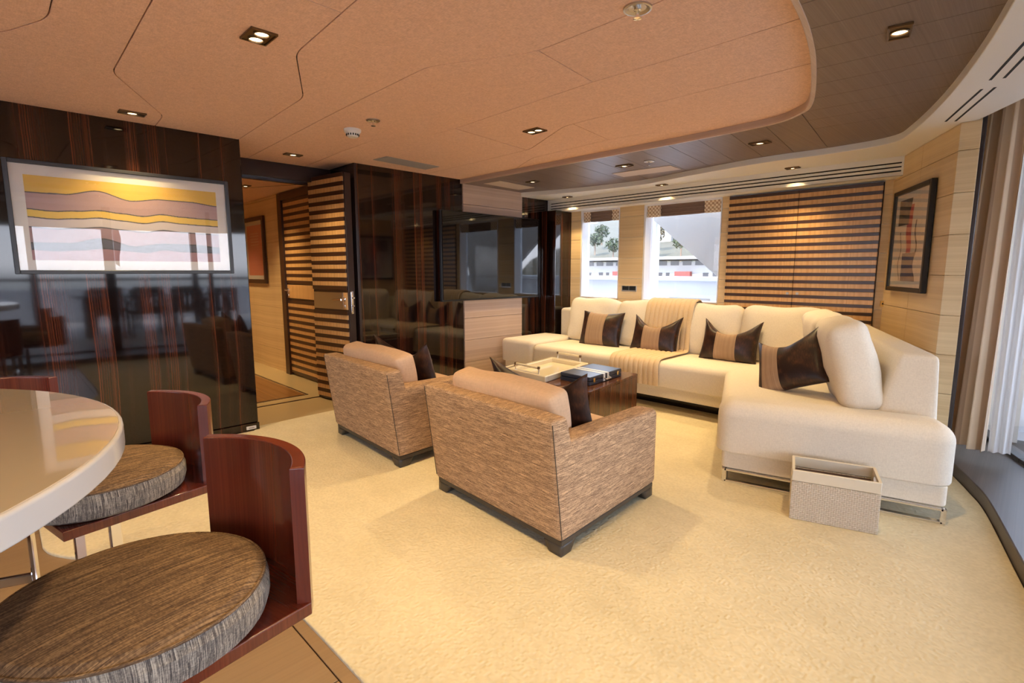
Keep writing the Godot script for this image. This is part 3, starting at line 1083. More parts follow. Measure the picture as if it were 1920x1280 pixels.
func build_hall() -> void:
	var HX := 2.41
	var hw := struct("wall_hall", "cream panelled corridor wall with the orange print")
	oak_panels(hw, M.pale_oak, Vector3(HX + 0.006, 0, -6.17), Vector3(HX + 0.006, 0, -8.2), 0.0, 2.07, 0.255, 2)
	span(hw, "wall_core", M.pale_oak, Vector3(HX + 0.012, 0, -8.3), Vector3(HX + 0.2, 2.2, -4.9))
	span(hw, "wall_core", M.pale_oak, Vector3(1.0, 0, -8.3), Vector3(1.12, 2.2, -4.72))
	span(hw, "wall_core", M.pale_oak, Vector3(1.0, 0, -8.4), Vector3(2.6, 2.2, -8.2))
	var hc := struct("ceiling_hall", "cream corridor ceiling with a curved seam")
	span(hc, "ceiling_board", M.ceiling_fabric, Vector3(1.1, 2.07, -8.3), Vector3(2.42, 2.1, -4.80))
	part(hc, "seam", prism(Geometry2D.offset_polyline(v2(curve_pts([[1.2, -6.4], [1.55, -6.5], [1.85, -6.35], [2.05, -5.9], [2.35, -5.3]], 6)), 0.004)[0], 2.0685, 2.071), M.black_slot)
	var hf := struct("floor_hall", "corridor floor of brown boards inside a pale border")
	span(hf, "border", M.hall_border, Vector3(1.1, -0.02, -8.3), Vector3(2.42, 0.002, -4.78), 0.002)
	for k in 7:
		span(hf, "plank", M.teak, Vector3(1.13 + k * 0.135, -0.01, -7.9), Vector3(1.263 + k * 0.135, 0.005, -4.97), 0.001)
	for q in [[Vector3(1.12, 0, -4.955), Vector3(2.1, 0.0055, -4.94)], [Vector3(2.085, 0, -7.9), Vector3(2.1, 0.0055, -4.94)], [Vector3(1.1, 0, -4.79), Vector3(2.42, 0.006, -4.775)]]:
		span(hf, "dark_inlay", M.wenge, q[0], q[1], 0.0005)
	# lintel and jambs of the doorway
	var lt := struct("door_frame", "dark lacquered lintel over the corridor doorway")
	span(lt, "lintel", M.dark_lacquer, Vector3(1.3, 1.99, -4.8), Vector3(2.4, BEIGE_Y + 0.02, -4.69), 0.003)
	span(lt, "jamb", M.dark_lacquer, Vector3(2.2, 0.0, -4.82), Vector3(2.42, 2.0, -4.76), 0.003)
	span(lt, "door_stop", M.dark_lacquer, Vector3(1.34, 1.97, -4.80), Vector3(2.2, 1.992, -4.76), 0.002)
	# the open leaf, hinged at the corridor, free edge towards the room
	var d := struct("door_1", "open striped door leaf with a steel lock panel")
	d.position = Vector3(2.125, 0.012, -4.755)
	d.rotation_degrees.y = -rad_to_deg(atan2(0.515, 0.075)) # local +x runs from hinge to free edge
	striped_leaf(d, 0.52, 2.02, 0.925, true)
	span(d, "edge_stile", M.dark_lacquer, Vector3(0.52, 0, -0.062), Vector3(0.535, 2.02, 0.002), 0.002)
	var lk := part(d, "lock_plate", soft(Vector3(0.006, 0.2, 0.024), 0.003, Vector3.ZERO, 6), M.chrome, Vector3(0.537, 0.915, -0.028))
	part(lk, "latch", tube(Vector3(0, 0.04, 0), Vector3(0.03, 0.04, 0), 0.007), M.chrome)
	part(lk, "bolt", tube(Vector3(0, -0.03, 0), Vector3(0.025, -0.03, 0), 0.007), M.chrome)
	# shut cabin door in the corridor wall
	var d2 := struct("door_2", "shut striped cabin door in the corridor wall")
	var df := struct("trim_3", "dark wooden frame around the shut cabin door")
	span(df, "frame_post", M.wenge, Vector3(HX - 0.035, 0, -6.17), Vector3(HX + 0.02, 2.06, -6.06), 0.003)
	span(df, "frame_head", M.wenge, Vector3(HX - 0.035, 1.98, -6.06), Vector3(HX + 0.02, 2.06, -4.95), 0.003)
	# hinge at the near side, face towards -x
	d2.position = Vector3(HX - 0.004, 0.012, -5.0)
	d2.transform.basis = Basis(Vector3(0, 0, -1), Vector3.UP, Vector3(-1, 0, 0))
	striped_leaf(d2, 1.06, 1.97, 0.96, false)
	# print in the corridor
	rng.seed = 31
	var tx := img(128, 160, func(x: int, y: int) -> Vector3:
		if x > 26 and x < 100 and y > 24 and y < 70 and (y - 24) % 9 < 4:
			return Vector3(226, 150, 100)
		return Vector3(214, 98, 40))
	framed_print("framed_print", "small orange print with pale bars in dark frame on corridor wall", Vector3(HX - 0.02, 1.455, -6.99), -90, 0.70, 0.815, 0.05, Vector2(0.50, 0.62), M.wenge, tx)


func build_glass_side() -> void:
	# stern glass wall behind and to the right of the camera
	var g := struct("window_3", "curved stern glass doors in dark frames")
	for i in GLASS.size() - 1:
		var a := Vector3(GLASS[i][0], 0, GLASS[i][1])
		var b := Vector3(GLASS[i + 1][0], 0, GLASS[i + 1][1])
		var k := 1 if i < 6 else 3
		for s in k:
			var p0 := a.lerp(b, float(s) / k)
			var p1 := a.lerp(b, float(s + 1) / k)
			var d := p1 - p0
			var mid := (p0 + p1) / 2
			var yaw := rad_to_deg(atan2(-d.z, d.x))
			bx(g, "pane", M.glass, Vector3(mid.x, 1.12, mid.z), Vector3(d.length(), 2.06, 0.008), 0.0005, Vector3(0, yaw, 0))
			bx(g, "bottom_rail", M.frame_grey, Vector3(mid.x, 0.09, mid.z), Vector3(d.length(), 0.03, 0.05), 0.002, Vector3(0, yaw, 0))
			bx(g, "top_rail", M.white_lacquer, Vector3(mid.x, 2.11 if i < 3 else 1.985, mid.z), Vector3(d.length(), 0.18 if i < 3 else 0.43, 0.08), 0.002, Vector3(0, yaw, 0))
			if not (i < 3):
				bx(g, "mullion", M.dark_lacquer, Vector3(p1.x, 1.1, p1.z), Vector3(0.06 if i != 4 else 0.12, 2.05, 0.09), 0.003, Vector3(0, yaw, 0))
	# curtains
	var c := part(self, "striped_curtain", sheet(72, 10, func(u: float, v: float) -> Vector3:
		var a := Vector3(4.27, 0, -0.348)
		var b := Vector3(4.06, 0, -0.125)
		var d := (b - a).normalized()
		var n := Vector3(d.z, 0, -d.x)
		var spread := 1.0 + 0.10 * v
		var p := a.lerp(b, 0.5 + (u - 0.5) * spread)
		p += n * (0.030 * sin(u * TAU * 4.5 + v * 0.8) + 0.012 * sin(u * TAU * 9.0 + 1.0)) * (0.7 + 0.5 * v)
		p += -n * 0.03 * v
		p += (a - b) * 0.30 * (1.0 - u) * v * v * (1.0 - 0.2 * v)
		p.y = lerpf(2.19, 0.145, v)
		return p), M.curtain_cloth)
	tag(c, "beige striped curtain gathered beside the angled wall", "curtain")
	var c2 := part(self, "white_curtain", sheet(36, 8, func(u: float, v: float) -> Vector3:
		var a := Vector3(4.07, 0, -0.118)
		var b := Vector3(4.10, 0, -0.02)
		var p := a.lerp(b, u)
		p.x += 0.014 * sin(u * TAU * 2.5 + v * 0.6)
		p.y = lerpf(2.19, 0.145 , v)
		return p), M.lining)
	tag(c2, "white curtain lining hanging at the glass beside the striped curtain", "curtain")


func blob_tree(called: String, label: String, at: Vector3, h: float, r: float, m: Material, seed_: int) -> void:
	rng.seed = seed_
	var t := thing(called, label, "tree", at, 0, "trees on the hillside")
	part(t, "trunk", tube(Vector3.ZERO, Vector3(0, h * 0.6, 0), r * 0.08, 8), M.bark)
	var st := SurfaceTool.new()
	st.begin(Mesh.PRIMITIVE_TRIANGLES)
	for k in 260:
		var d := Vector3(rng.randfn(), rng.randfn(), rng.randfn()).normalized() * r * pow(rng.randf(), 0.4)
		var c := Vector3(d.x, h * 0.68 + d.y * 0.85, d.z)
		var u := Vector3(rng.randfn(), rng.randfn(), rng.randfn()).normalized() * r * 0.22
		var w := Vector3(rng.randfn(), rng.randfn(), rng.randfn()).normalized() * r * 0.22
		for p in [c - u, c + w, c + u]:
			st.add_vertex(p)
	st.generate_normals()
	var f := part(t, "foliage", st.commit(), m)
	tag(f, "", "", "", "stuff")


func build_exterior() -> void:
	# own boat outside the window wall
	var bw := thing("side_bulwark", "white boat bulwark outside the two windows", "bulwark", Vector3(6.3, 0, -3.2))
	span(bw, "bulwark_wall", M.boat_white, Vector3(0, -0.2, -4.0), Vector3(0.12, 1.07, 4.2))
	span(bw, "cap_rail", M.boat_white, Vector3(-0.06, 1.07, -4.0), Vector3(0.2, 1.13, 4.2), 0.01)
	span(bw, "locker_door", M.boat_grey, Vector3(-0.012, 0.55, -0.2), Vector3(0.0, 0.86, 0.35), 0.004)
	var sd := struct("side_deck", "narrow side deck outside the windows")
	span(sd, "deck_board", M.deck, Vector3(5.14, -0.3, -8.0), Vector3(6.3, -0.2, 1.2))
	var fin := thing("boat_fin", "grey slanting boat panel seen through the wide window", "panel", Vector3(5.7, 0, 0))
	var b := Mb.new()
	var pts := [Vector3(0, 2.6, -3.42), Vector3(0, 1.80, -3.32), Vector3(0, 0.95, -2.28), Vector3(0, 0.5, -1.75), Vector3(0, 2.6, -1.2)]
	for sgn in [0.0, 0.06]:
		for i in range(1, 4):
			b.tri(pts[0] + Vector3(sgn, 0, 0), pts[i] + Vector3(sgn, 0, 0), pts[i + 1] + Vector3(sgn, 0, 0), Vector3(-1 if sgn == 0 else 1, 0, 0), Vector3(-1 if sgn == 0 else 1, 0, 0), Vector3(-1 if sgn == 0 else 1, 0, 0))
	for i in 5:
		var p: Vector3 = pts[i]
		var q: Vector3 = pts[(i + 1) % 5]
		b.quad(p, q, q + Vector3(0.06, 0, 0), p + Vector3(0.06, 0, 0), (p + q) / 2 - Vector3(0, 1.7, -2.4))
	part(fin, "panel_plate", b.mesh(), M.boat_grey)
	var po := thing("boat_post", "white upright post left of the slanting boat panel", "post", Vector3(5.75, 0, -3.36))
	span(po, "post_shaft", M.boat_white, Vector3(0, -0.2, -0.07), Vector3(0.08, 2.6, 0.06), 0.01)
	var po2 := thing("boat_post", "slim white mast with a lamp outside the narrow window", "post", Vector3(7.2, 0, -5.47))
	part(po2, "post_shaft", tube(Vector3(0, -0.5, 0), Vector3(0, 2.2, 0), 0.045), M.boat_white)
	bx(po2, "lamp_head", M.boat_white, Vector3(0, 2.02, 0.1), Vector3(0.1, 0.08, 0.25), 0.02)
	# harbour
	var wtr := struct("water", "harbour water around the boat")
	span(wtr, "water_surface", M.sea, Vector3(-150, -3.2, -150), Vector3(150, -3.0, 150), 0.01)
	var q := struct("quay", "stone quay across the harbour")
	span(q, "quay_wall", M.house_white, Vector3(55, -3.2, -140), Vector3(75, -0.6, 60))
	var bl := thing("quay_building", "low white quayside building with red awnings across the harbour", "building", Vector3(60, -0.6, -36))
	span(bl, "wall", M.house_white, Vector3(0, 0, -24), Vector3(8, 2.9, 24))
	span(bl, "canopy", M.house_white, Vector3(-1.6, 3.2, -24), Vector3(8.4, 3.55, 24), 0.05)
	for i in 30:
		span(bl, "opening", M.dark_window, Vector3(-0.04, 2.5, -23.6 + i * 1.6), Vector3(0.02, 3.05, -22.5 + i * 1.6), 0.01)
	for i in 16:
		var z := -22.5 + i * 3.0
		if i % 3 == 0:
			span(bl, "awning", M.awning_red, Vector3(-0.7, 0.2, z), Vector3(-0.1, 1.75, z + 2.0), 0.02)
		else:
			span(bl, "shop_window", M.dark_window, Vector3(-0.05, 0.3, z + 0.3), Vector3(0.02, 1.6, z + 1.0), 0.01)
			span(bl, "shop_window", M.dark_window, Vector3(-0.05, 0.3, z + 1.5), Vector3(0.02, 1.6, z + 2.0), 0.01)
	var hl := struct("hill", "dry hillside above the quay")
	part(hl, "slope", sheet(24, 16, func(u: float, v: float) -> Vector3:
		var z := lerpf(-150.0, 60.0, u)
		var x := lerpf(68.0, 150.0, v)
		return Vector3(x, -0.6 + 20.0 * sqrt(v) * (0.85 + 0.15 * sin(z * 0.05 + 1.0)) + 0.5 * sin(z * 0.21 + v * 9.0), z)), M.hill)
	for i in 4:
		var z: float = [-52.0, -44.0, -38.5, -30.0][i]
		var x: float = [92.0, 88.0, 90.0, 94.0][i]
		var h := thing("hill_house", ["white house with red roof, farthest up the hillside", "rose hillside house among the palms", "white hillside house above the quay roof", "white hillside house behind the slanting panel"][i], "house", Vector3(x, -0.6 + 17.0 * sqrt((x - 68.0) / 82.0), z), 0, "houses on the hillside")
		span(h, "wall", M.house_rose if i == 1 else M.house_white, Vector3(0, -3, -2.2), Vector3(5, 4.2, 2.2))
		span(h, "roof", M.roof_tile, Vector3(-0.4, 4.2, -2.6), Vector3(5.4, 4.7, 2.6), 0.1)
		for k in 2:
			span(h, "window", M.dark_window, Vector3(-0.05, 1.4, -1.4 + k * 1.8), Vector3(0.02, 2.8, -0.6 + k * 1.8), 0.01)
	for i in 14:
		var z := -60.0 + i * 2.9
		var x := 71.0 + 9.0 * (i % 2) + 3.0 * ((i / 2) % 2)
		var tall := 3.6 + fmod(i * 1.7, 1.6)
		var dry := i % 3 == 0
		blob_tree("hill_tree", "dry yellowish tree on the hillside above the quay building" if dry else "green leafy tree on the hillside above the quay building", Vector3(x, -0.8 + 17.5 * sqrt((x - 68.0) / 82.0), z), tall, 1.35, M.leaf_dry if dry else M.leaf, 100 + i)
	# stern deck, seen mirrored in the ebony wall
	var dk := struct("stern_deck", "wooden stern deck beyond the glass doors")
	span(dk, "deck_board", M.deck, Vector3(-5, -0.2, 0.4), Vector3(7, 0.02, 7.6))
	span(dk, "deck_roof", M.white_lacquer, Vector3(-5, 2.25, 1.36), Vector3(8, 2.4, 6.0))
	span(dk, "side_roof", M.white_lacquer, Vector3(5.3, 2.42, -1.0), Vector3(6.6, 2.55, 1.36))
	span(dk, "side_roof", M.white_lacquer, Vector3(-4.7, 2.25, -8.0), Vector3(-3.5, 2.4, 1.36))
	var sb := thing("stern_bulwark", "white stern bulwark mirrored in the ebony wall", "bulwark", Vector3(0, 0, 7.4))
	span(sb, "bulwark_wall", M.boat_white, Vector3(-5, 0, 0), Vector3(7, 0.80, 0.12))
	span(sb, "cap_rail", M.dark_lacquer, Vector3(-5, 0.97, 0.02), Vector3(7, 1.04, 0.10), 0.01)
	for k in 7:
		span(sb, "stanchion", M.chrome, Vector3(-4.5 + k * 1.8, 0.8, 0.045), Vector3(-4.47 + k * 1.8, 0.97, 0.075))
	for i in 2:
		var x: float = [0.6, 3.4][i]
		var cpost := thing("deck_post", ["dark deck post near the bar side, mirrored in the ebony wall", "dark deck post near the sofa side, mirrored in the ebony wall"][i], "post", Vector3(x, 0.02, 5.8))
		span(cpost, "post_shaft", M.dark_lacquer, Vector3(-0.06, 0, -0.06), Vector3(0.06, 2.23, 0.06), 0.01)
	var tb := thing("deck_table", "long deck dining table mirrored in the ebony wall", "table", Vector3(2.3, 0.02, 4.0))
	span(tb, "table_top", M.chair_dark, Vector3(-1.3, 0.70, -0.45), Vector3(1.3, 0.74, 0.45), 0.006)
	for sx in [-1.1, 1.1]:
		for sz in [-0.35, 0.35]:
			span(tb, "leg", M.chair_dark, Vector3(sx - 0.035, 0, sz - 0.035), Vector3(sx + 0.035, 0.7, sz + 0.035))
	var proto: Node3D = null
	for i in 7:
		var at := Vector3(1.35 + (i % 4) * 0.62, 0.02, 3.35) if i < 4 else Vector3(1.6 + (i - 4) * 0.7, 0.02, 4.65)
		var yaw := 0.0 if i < 4 else 180.0
		if proto == null:
			proto = thing("deck_chair", "dark slatted deck chair at the deck table, mirrored in the ebony wall", "chair", at, yaw, "deck dining chairs")
			span(proto, "seat", M.chair_pad, Vector3(-0.24, 0.40, -0.22), Vector3(0.24, 0.46, 0.24), 0.02)
			for sx in [-0.24, 0.24]:
				span(proto, "leg", M.chair_dark, Vector3(sx - 0.02, 0, -0.24), Vector3(sx + 0.02, 0.86, -0.2))
				span(proto, "leg", M.chair_dark, Vector3(sx - 0.02, 0, 0.2), Vector3(sx + 0.02, 0.62, 0.24))
				span(proto, "armrest", M.chair_dark, Vector3(sx - 0.025, 0.61, -0.22), Vector3(sx + 0.025, 0.64, 0.24))
			span(proto, "top_rail", M.chair_dark, Vector3(-0.24, 0.78, -0.235), Vector3(0.24, 0.86, -0.205))
			for k in 5:
				span(proto, "slat", M.chair_dark, Vector3(-0.2 + k * 0.088, 0.42, -0.23), Vector3(-0.15 + k * 0.088, 0.78, -0.21))
		else:
			var c: Node3D = proto.duplicate()
			c.name = numbered("deck_chair")
			add_child(c)
			c.position = at
			c.rotation_degrees.y = yaw
			if i > 3:
				c.set_meta("label", "dark slatted deck chair on the stern side of the mirrored deck table")
	var fl := thing("ensign_flag", "red flag on a staff at the stern, mirrored in the picture glass", "flag", Vector3(2.1, 0.9, 7.5))
	part(fl, "staff", tube(Vector3.ZERO, Vector3(0, 1.7, 0.5), 0.02), M.boat_white)
	part(fl, "cloth", sheet(10, 8, func(u: float, v: float) -> Vector3:
		return Vector3(0.04 + 0.18 * u + 0.05 * sin(v * 5.0), 1.6 - 1.0 * v - 0.2 * u, 0.45 + 0.06 * sin(u * 7.0 + v * 3.0) - 0.2 * v)), M.awning_red)


func build_sofa() -> void:
	var s := thing("corner_sofa", "large cream fabric corner sofa with low arms", "sofa")
	var L: Material = M.linen
	# long run under the windows
	part(s, "base", prism(round_poly([Vector2(3.985, -4.12), Vector2(4.69, -4.12), Vector2(4.69, -4.0), Vector2(4.95, -4.0), Vector2(4.95, -1.35), Vector2(3.985, -1.6)], 0.02), 0.125, 0.222, 0.006, 0.008), L)
	part(s, "seat", prism(round_poly([Vector2(3.94, -3.672), Vector2(4.95, -3.672), Vector2(4.95, -1.2), Vector2(3.94, -1.585)], 0.058), 0.224, 0.442, 0.055, 0.008, 6), L)
	part(s, "armrest", prism(round_poly([Vector2(3.95, -4.15), Vector2(4.70, -4.15), Vector2(4.70, -3.676), Vector2(3.95, -3.676)], 0.05), 0.224, 0.468, 0.045, 0.008, 6), L)
	part(s, "backrest", prism(round_poly([Vector2(4.76, -3.98), Vector2(4.97, -3.98), Vector2(4.97, -1.0), Vector2(4.76, -1.0)], 0.045), 0.40, 0.77, 0.04, 0.0), L)
	span(s, "plinth", M.black_gloss, Vector3(4.2, 0.012, -3.98), Vector3(4.9, 0.125, -1.4))
	# return towards the camera
	part(s, "base", prism(round_poly([Vector2(2.87, -1.185), Vector2(3.97, -1.60), Vector2(4.9, -1.5), Vector2(4.9, -0.96), Vector2(3.105, -0.20)], 0.03), 0.088, 0.188, 0.006, 0.01), L)
	part(s, "seat", prism(round_poly([Vector2(3.01, -1.265), Vector2(3.93, -1.63), Vector2(4.9, -1.58), Vector2(4.9, -0.95), Vector2(3.31, -0.27)], 0.055), 0.188, 0.445, 0.05, 0.01, 6), L)
	part(s, "armrest", prism(round_poly([Vector2(2.835, -1.205), Vector2(3.085, -1.30), Vector2(3.36, -0.285), Vector2(3.10, -0.165)], 0.09), 0.188, 0.478, 0.085, 0.01, 8), L)
	var n := Vector3(0.928, 0, -0.372)
	var bk := []
	for x in 2:
		for y in 2:
			for z in 2:
				var near := [[Vector3(3.36, 0.40, -0.56), Vector3(3.37, 0.40, -0.29)], [Vector3(3.42, 0.765, -0.485), Vector3(3.43, 0.765, -0.315)]]
				var far := [[Vector3(4.80, 0.40, -1.21), Vector3(4.92, 0.40, -0.90)], [Vector3(4.80, 0.79, -1.10), Vector3(4.92, 0.79, -0.93)]]
				bk.append((near if x == 0 else far)[y][z])
	part(s, "backrest", hexa(bk, 0.035, 14), L)
	# chrome sled at the end and a dark plinth inside
	var e0 := Vector3(2.875, 0, -1.165)
	var e1 := Vector3(3.095, 0, -0.215)
	var ed := e1 - e0
	var ey := rad_to_deg(atan2(-ed.z, ed.x))
	for yy in [0.018, 0.081]:
		bx(s, "sled_bar", M.chrome, (e0 + e1) / 2 + Vector3(0, yy, 0), Vector3(ed.length(), 0.012, 0.03), 0.002, Vector3(0, ey, 0))
	for p in [e0, e1]:
		bx(s, "sled_post", M.chrome, p + Vector3(0, 0.05, 0), Vector3(0.022, 0.074, 0.03), 0.002, Vector3(0, ey, 0))
	for yy in [0.018, 0.081]:
		bx(s, "sled_bar", M.chrome, e0 + n * 0.5 + Vector3(0, yy, 0), Vector3(1.0, 0.012, 0.03), 0.002, Vector3(0, rad_to_deg(atan2(0.372, 0.928)), 0))
	bx(s, "plinth", M.black_gloss, (e0 + e1) / 2 + n * 0.22 + Vector3(0, 0.042, 0), Vector3(ed.length() * 0.8, 0.07, 0.02), 0.002, Vector3(0, ey, 0))

	# loose back cushions
	var spots := [
		[Vector3(4.655, 0.665, -3.385), 90.0, 0.62, "cream back cushion at the pillar end of the sofa"],
		[Vector3(4.655, 0.66, -2.755), 90.0, 0.63, "cream back cushion under the ribbed throw, nearer the pillar"],
		[Vector3(4.655, 0.655, -2.12), 90.0, 0.63, "cream back cushion beside the throw under the wide window"],
		[Vector3(4.655, 0.66, -1.47), 90.0, 0.65, "wide cream back cushion in front of the striped cupboard"],
	]
	for i in 4:
		var c := thing("back_cushion", spots[i][3], "cushion", spots[i][0], -90, "loose sofa back cushions")
		var seed_ := i * 1.7
		var me := part(c, "cover", soft(Vector3(spots[i][2], 0.47, 0.2), 0.07, Vector3(0.012, 0.01, 0.035), 14, func(p: Vector3, q: Vector3) -> Vector3:
			p.y += 0.008 * sin(q.x * 5.0 + seed_) * maxf(0.0, q.y)
			p.z += 0.006 * sin(q.x * 7.0 + q.y * 4.0 + seed_)
			return p), L)
		me.rotation_degrees.x = -13
	for i in 2:
		var c := thing("back_cushion", ["thick cream cushion standing at the near end of the sofa return", "cream cushion in the sofa corner behind the thick near one"][i], "cushion", [Vector3(3.60, 0.665, -0.765), Vector3(4.22, 0.665, -1.02)][i], [21.8, 24.0][i], "loose sofa back cushions")
		var me := part(c, "cover", soft(Vector3(0.6, 0.50 if i == 0 else 0.49, 0.20), 0.06, Vector3(0.012, 0.012, 0.03), 16, func(p: Vector3, q: Vector3) -> Vector3:
			p.z += 0.005 * sin(q.x * 6.0 + q.y * 5.0)
			return p), L)
		me.rotation_degrees.x = -15

	# throw pillows: dark hide ends and a pale middle
	var pil := [
		[Vector3(4.445, 0.605, -3.155), Vector3(-16, -88, 0), 0.0, 0.015, "hide and tan pillow nearest the pillar on the long sofa"],
		[Vector3(4.42, 0.605, -2.515), Vector3(-18, -90, 0), 0.0, 0.12, "hide and tan pillow leaning on the ribbed throw"],
		[Vector3(4.435, 0.61, -1.815), Vector3(-18, -91, 0), 0.0, 0.14, "hide and tan pillow with a deep dent before the cupboard"],
		[Vector3(3.60, 0.63, -1.075), Vector3(-28, -112, 26), 0.0, 0.10, "hide and tan pillow lying on the sofa return"],
	]
	for i in 4:
		var w := 0.50 if i != 3 else 0.46
		var h := 0.37 if i != 3 else 0.42
		hide_pillow(pil[i][4], pil[i][0], pil[i][1], w, h, 0.16, pil[i][3], [[-0.62, 0.30], [-0.42, 0.36], [-0.42, 0.34], [-0.8, -0.22]][i])
	# ribbed throw over the cushions and the seat edge
	var path := [[3.925, 0.235], [3.925, 0.33], [3.928, 0.39], [3.945, 0.43], [3.985, 0.452], [4.1, 0.456], [4.3, 0.456], [4.47, 0.458], [4.50, 0.50], [4.515, 0.6], [4.54, 0.72], [4.57, 0.83], [4.61, 0.895], [4.68, 0.922], [4.75, 0.91], [4.79, 0.85]]
	var pts := curve_pts(path, 4)
	var th := part(self, "ribbed_throw", sheet(120, pts.size() - 1, func(u: float, v: float) -> Vector3:
		var id := int(round(v * (pts.size() - 1)))
		var p: Array = pts[id]
		var q: Array = pts[mini(id + 1, pts.size() - 1)] if id < pts.size() - 1 else p
		var r: Array = pts[maxi(id - 1, 0)]
		var t := Vector2(q[0] - r[0], q[1] - r[1]).normalized()
		var nn := Vector2(-t.y, t.x)
		var rib := 0.014 * pow(absf(sin(u * PI * 10.0)), 0.45) + 0.003
		var z := lerpf(-2.68, -2.19, u) - 0.04 * v
		return Vector3(p[0] + nn.x * rib, p[1] + nn.y * rib, z)), M["throw"])
	tag(th, "ribbed tan throw draped over the middle of the sofa", "blanket")
	M["throw"].cull_mode = BaseMaterial3D.CULL_DISABLED


func hide_pillow(label: String, at: Vector3, rot: Vector3, w: float, h: float, t: float, dent: float, cut: Array, mid: Material = null) -> void:
	var o := thing("throw_pillow", label, "pillow", at, 0, "hide and tan throw pillows")
	o.rotation_degrees = rot
	part(o, "middle_band", pillow_mesh(w, h, t, 0.07, dent, cut[0], cut[1]), mid if mid else M.pillow_cloth)
	part(o, "hide_end", pillow_mesh(w, h, t, 0.07, dent, -1.0, cut[0]), M.hide)
	part(o, "hide_end", pillow_mesh(w, h, t, 0.07, dent, cut[1], 1.0), M.hide)


func build_armchairs() -> void:
	var skew := Basis(Vector3(0.9975, 0, -0.066), Vector3.UP, Vector3(-0.066, 0, 0.9975))
	var spots := [[Vector3(2.022, 0.012, -1.786), 0.0, "tweed armchair nearest the camera, seen from behind"], [Vector3(2.10, 0.012, -3.12), 0.0, "tweed armchair nearer the ebony wall, seen from behind"]]
	var proto := Node3D.new()
	var W := 0.475
	var D := 0.425
	var T: Material = M.tweed
	# dark plinth with bracket feet
	span(proto, "plinth", M.foot_wood, Vector3(-D + 0.012, 0.048, -W + 0.012), Vector3(D - 0.012, 0.072, W - 0.012), 0.003)
	for sx in [-1, 1]:
		for sz in [-1, 1]:
			var c := []
			for x in 2:
				for y in 2:
					for z in 2:
						var ox: float = sx * (D - 0.012) if x == (1 if sx > 0 else 0) else sx * (D - (0.085 if y == 0 else 0.12))
						var oz: float = sz * (W - 0.012) if z == (1 if sz > 0 else 0) else sz * (W - (0.085 if y == 0 else 0.12))
						c.append(Vector3(ox, 0.0 if y == 0 else 0.05, oz))
			part(proto, "foot", hexa(c, 0.003, 3), M.foot_wood)
	# back: leans outwards
	var b := []
	for x in 2:
		for y in 2:
			for z in 2:
				var zz: float = (W if z else -W) * 0.992
				var xx: float = [[-D, -D - 0.075], [-D + 0.20, -D + 0.035]][x][y]
				b.append(Vector3(xx, 0.07 if y == 0 else 0.605, zz))
	part(proto, "backrest", hexa(b, 0.022, 12), T)
	for s in [-1, 1]:
		var a := []
		for x in 2:
			for y in 2:
				for z in 2:
					a.append(Vector3([(-D + 0.012 if y == 0 else -D - 0.045), D][x], 0.07 if y == 0 else [0.50, 0.475][x], (s * W if (z == 1) == (s > 0) else s * (W - 0.135))))
		part(proto, "armrest", hexa(a, 0.028, 12), T)
	part(proto, "front_rail", soft(Vector3(0.10, 0.13, 2 * W - 0.27), 0.02, Vector3.ZERO, 6), T, Vector3(D - 0.06, 0.145, 0))
	part(proto, "seat_deck", cbox(Vector3(2 * D - 0.2, 0.12, 2 * W - 0.27), 0.005), T, Vector3(0.02, 0.14, 0))
	part(proto, "seat_cushion", soft(Vector3(0.62, 0.17, 2 * W - 0.275), 0.045, Vector3(0.01, 0.012, 0.0), 12), M.suede, Vector3(D - 0.32, 0.285, 0))
	# piped seams on the back corners
	for s in [-1, 1]:
		part(proto, "seam_piping", tube(Vector3(-D + 0.006, 0.085, s * (W - 0.004)), Vector3(-D - 0.067, 0.59, s * (W - 0.004)), 0.002, 6), M.foot_wood)
	for i in 2:
		var o: Node3D = proto if i == 0 else proto.duplicate()
		o.name = numbered("armchair")
		add_child(o)
		o.transform = Transform3D(skew, spots[i][0])
		tag(o, spots[i][2], "armchair", "pair of tweed armchairs")
	# cushions standing in them
	for i in 2:
		var base := Transform3D(skew, spots[i][0])
		var c := thing("chair_cushion", ["peach suede back cushion in the armchair nearest the camera", "peach suede back cushion in the armchair nearer the ebony wall"][i], "cushion", base * Vector3(-0.285, 0.525, 0.0), 3.0, "armchair back cushions")
		var me := part(c, "cover", soft(Vector3(0.15, 0.31, 0.66), 0.04, Vector3(0.02, 0.004, 0.006), 16, func(p: Vector3, q: Vector3) -> Vector3:
			p.y += (0.006 * sin(q.z * 4.0 + 1.0) - 0.012 * q.z) * maxf(0.0, q.y)
			p.x += 0.004 * sin(q.z * 8.0 + q.y * 3.0)
			return p), M.suede)
		me.rotation_degrees.z = 10
		var pz: float = [0.045, 0.03][i]
		var rot := Vector3(-16, 90, 0)
		hide_pillow(["dark hide pillow in the armchair nearest the camera", "dark hide pillow in the armchair nearer the ebony wall"][i], base * Vector3(-0.085, 0.545, pz), rot, 0.66, 0.38, 0.15, 0.13, [-0.45, 0.45], M.pillow_cloth)


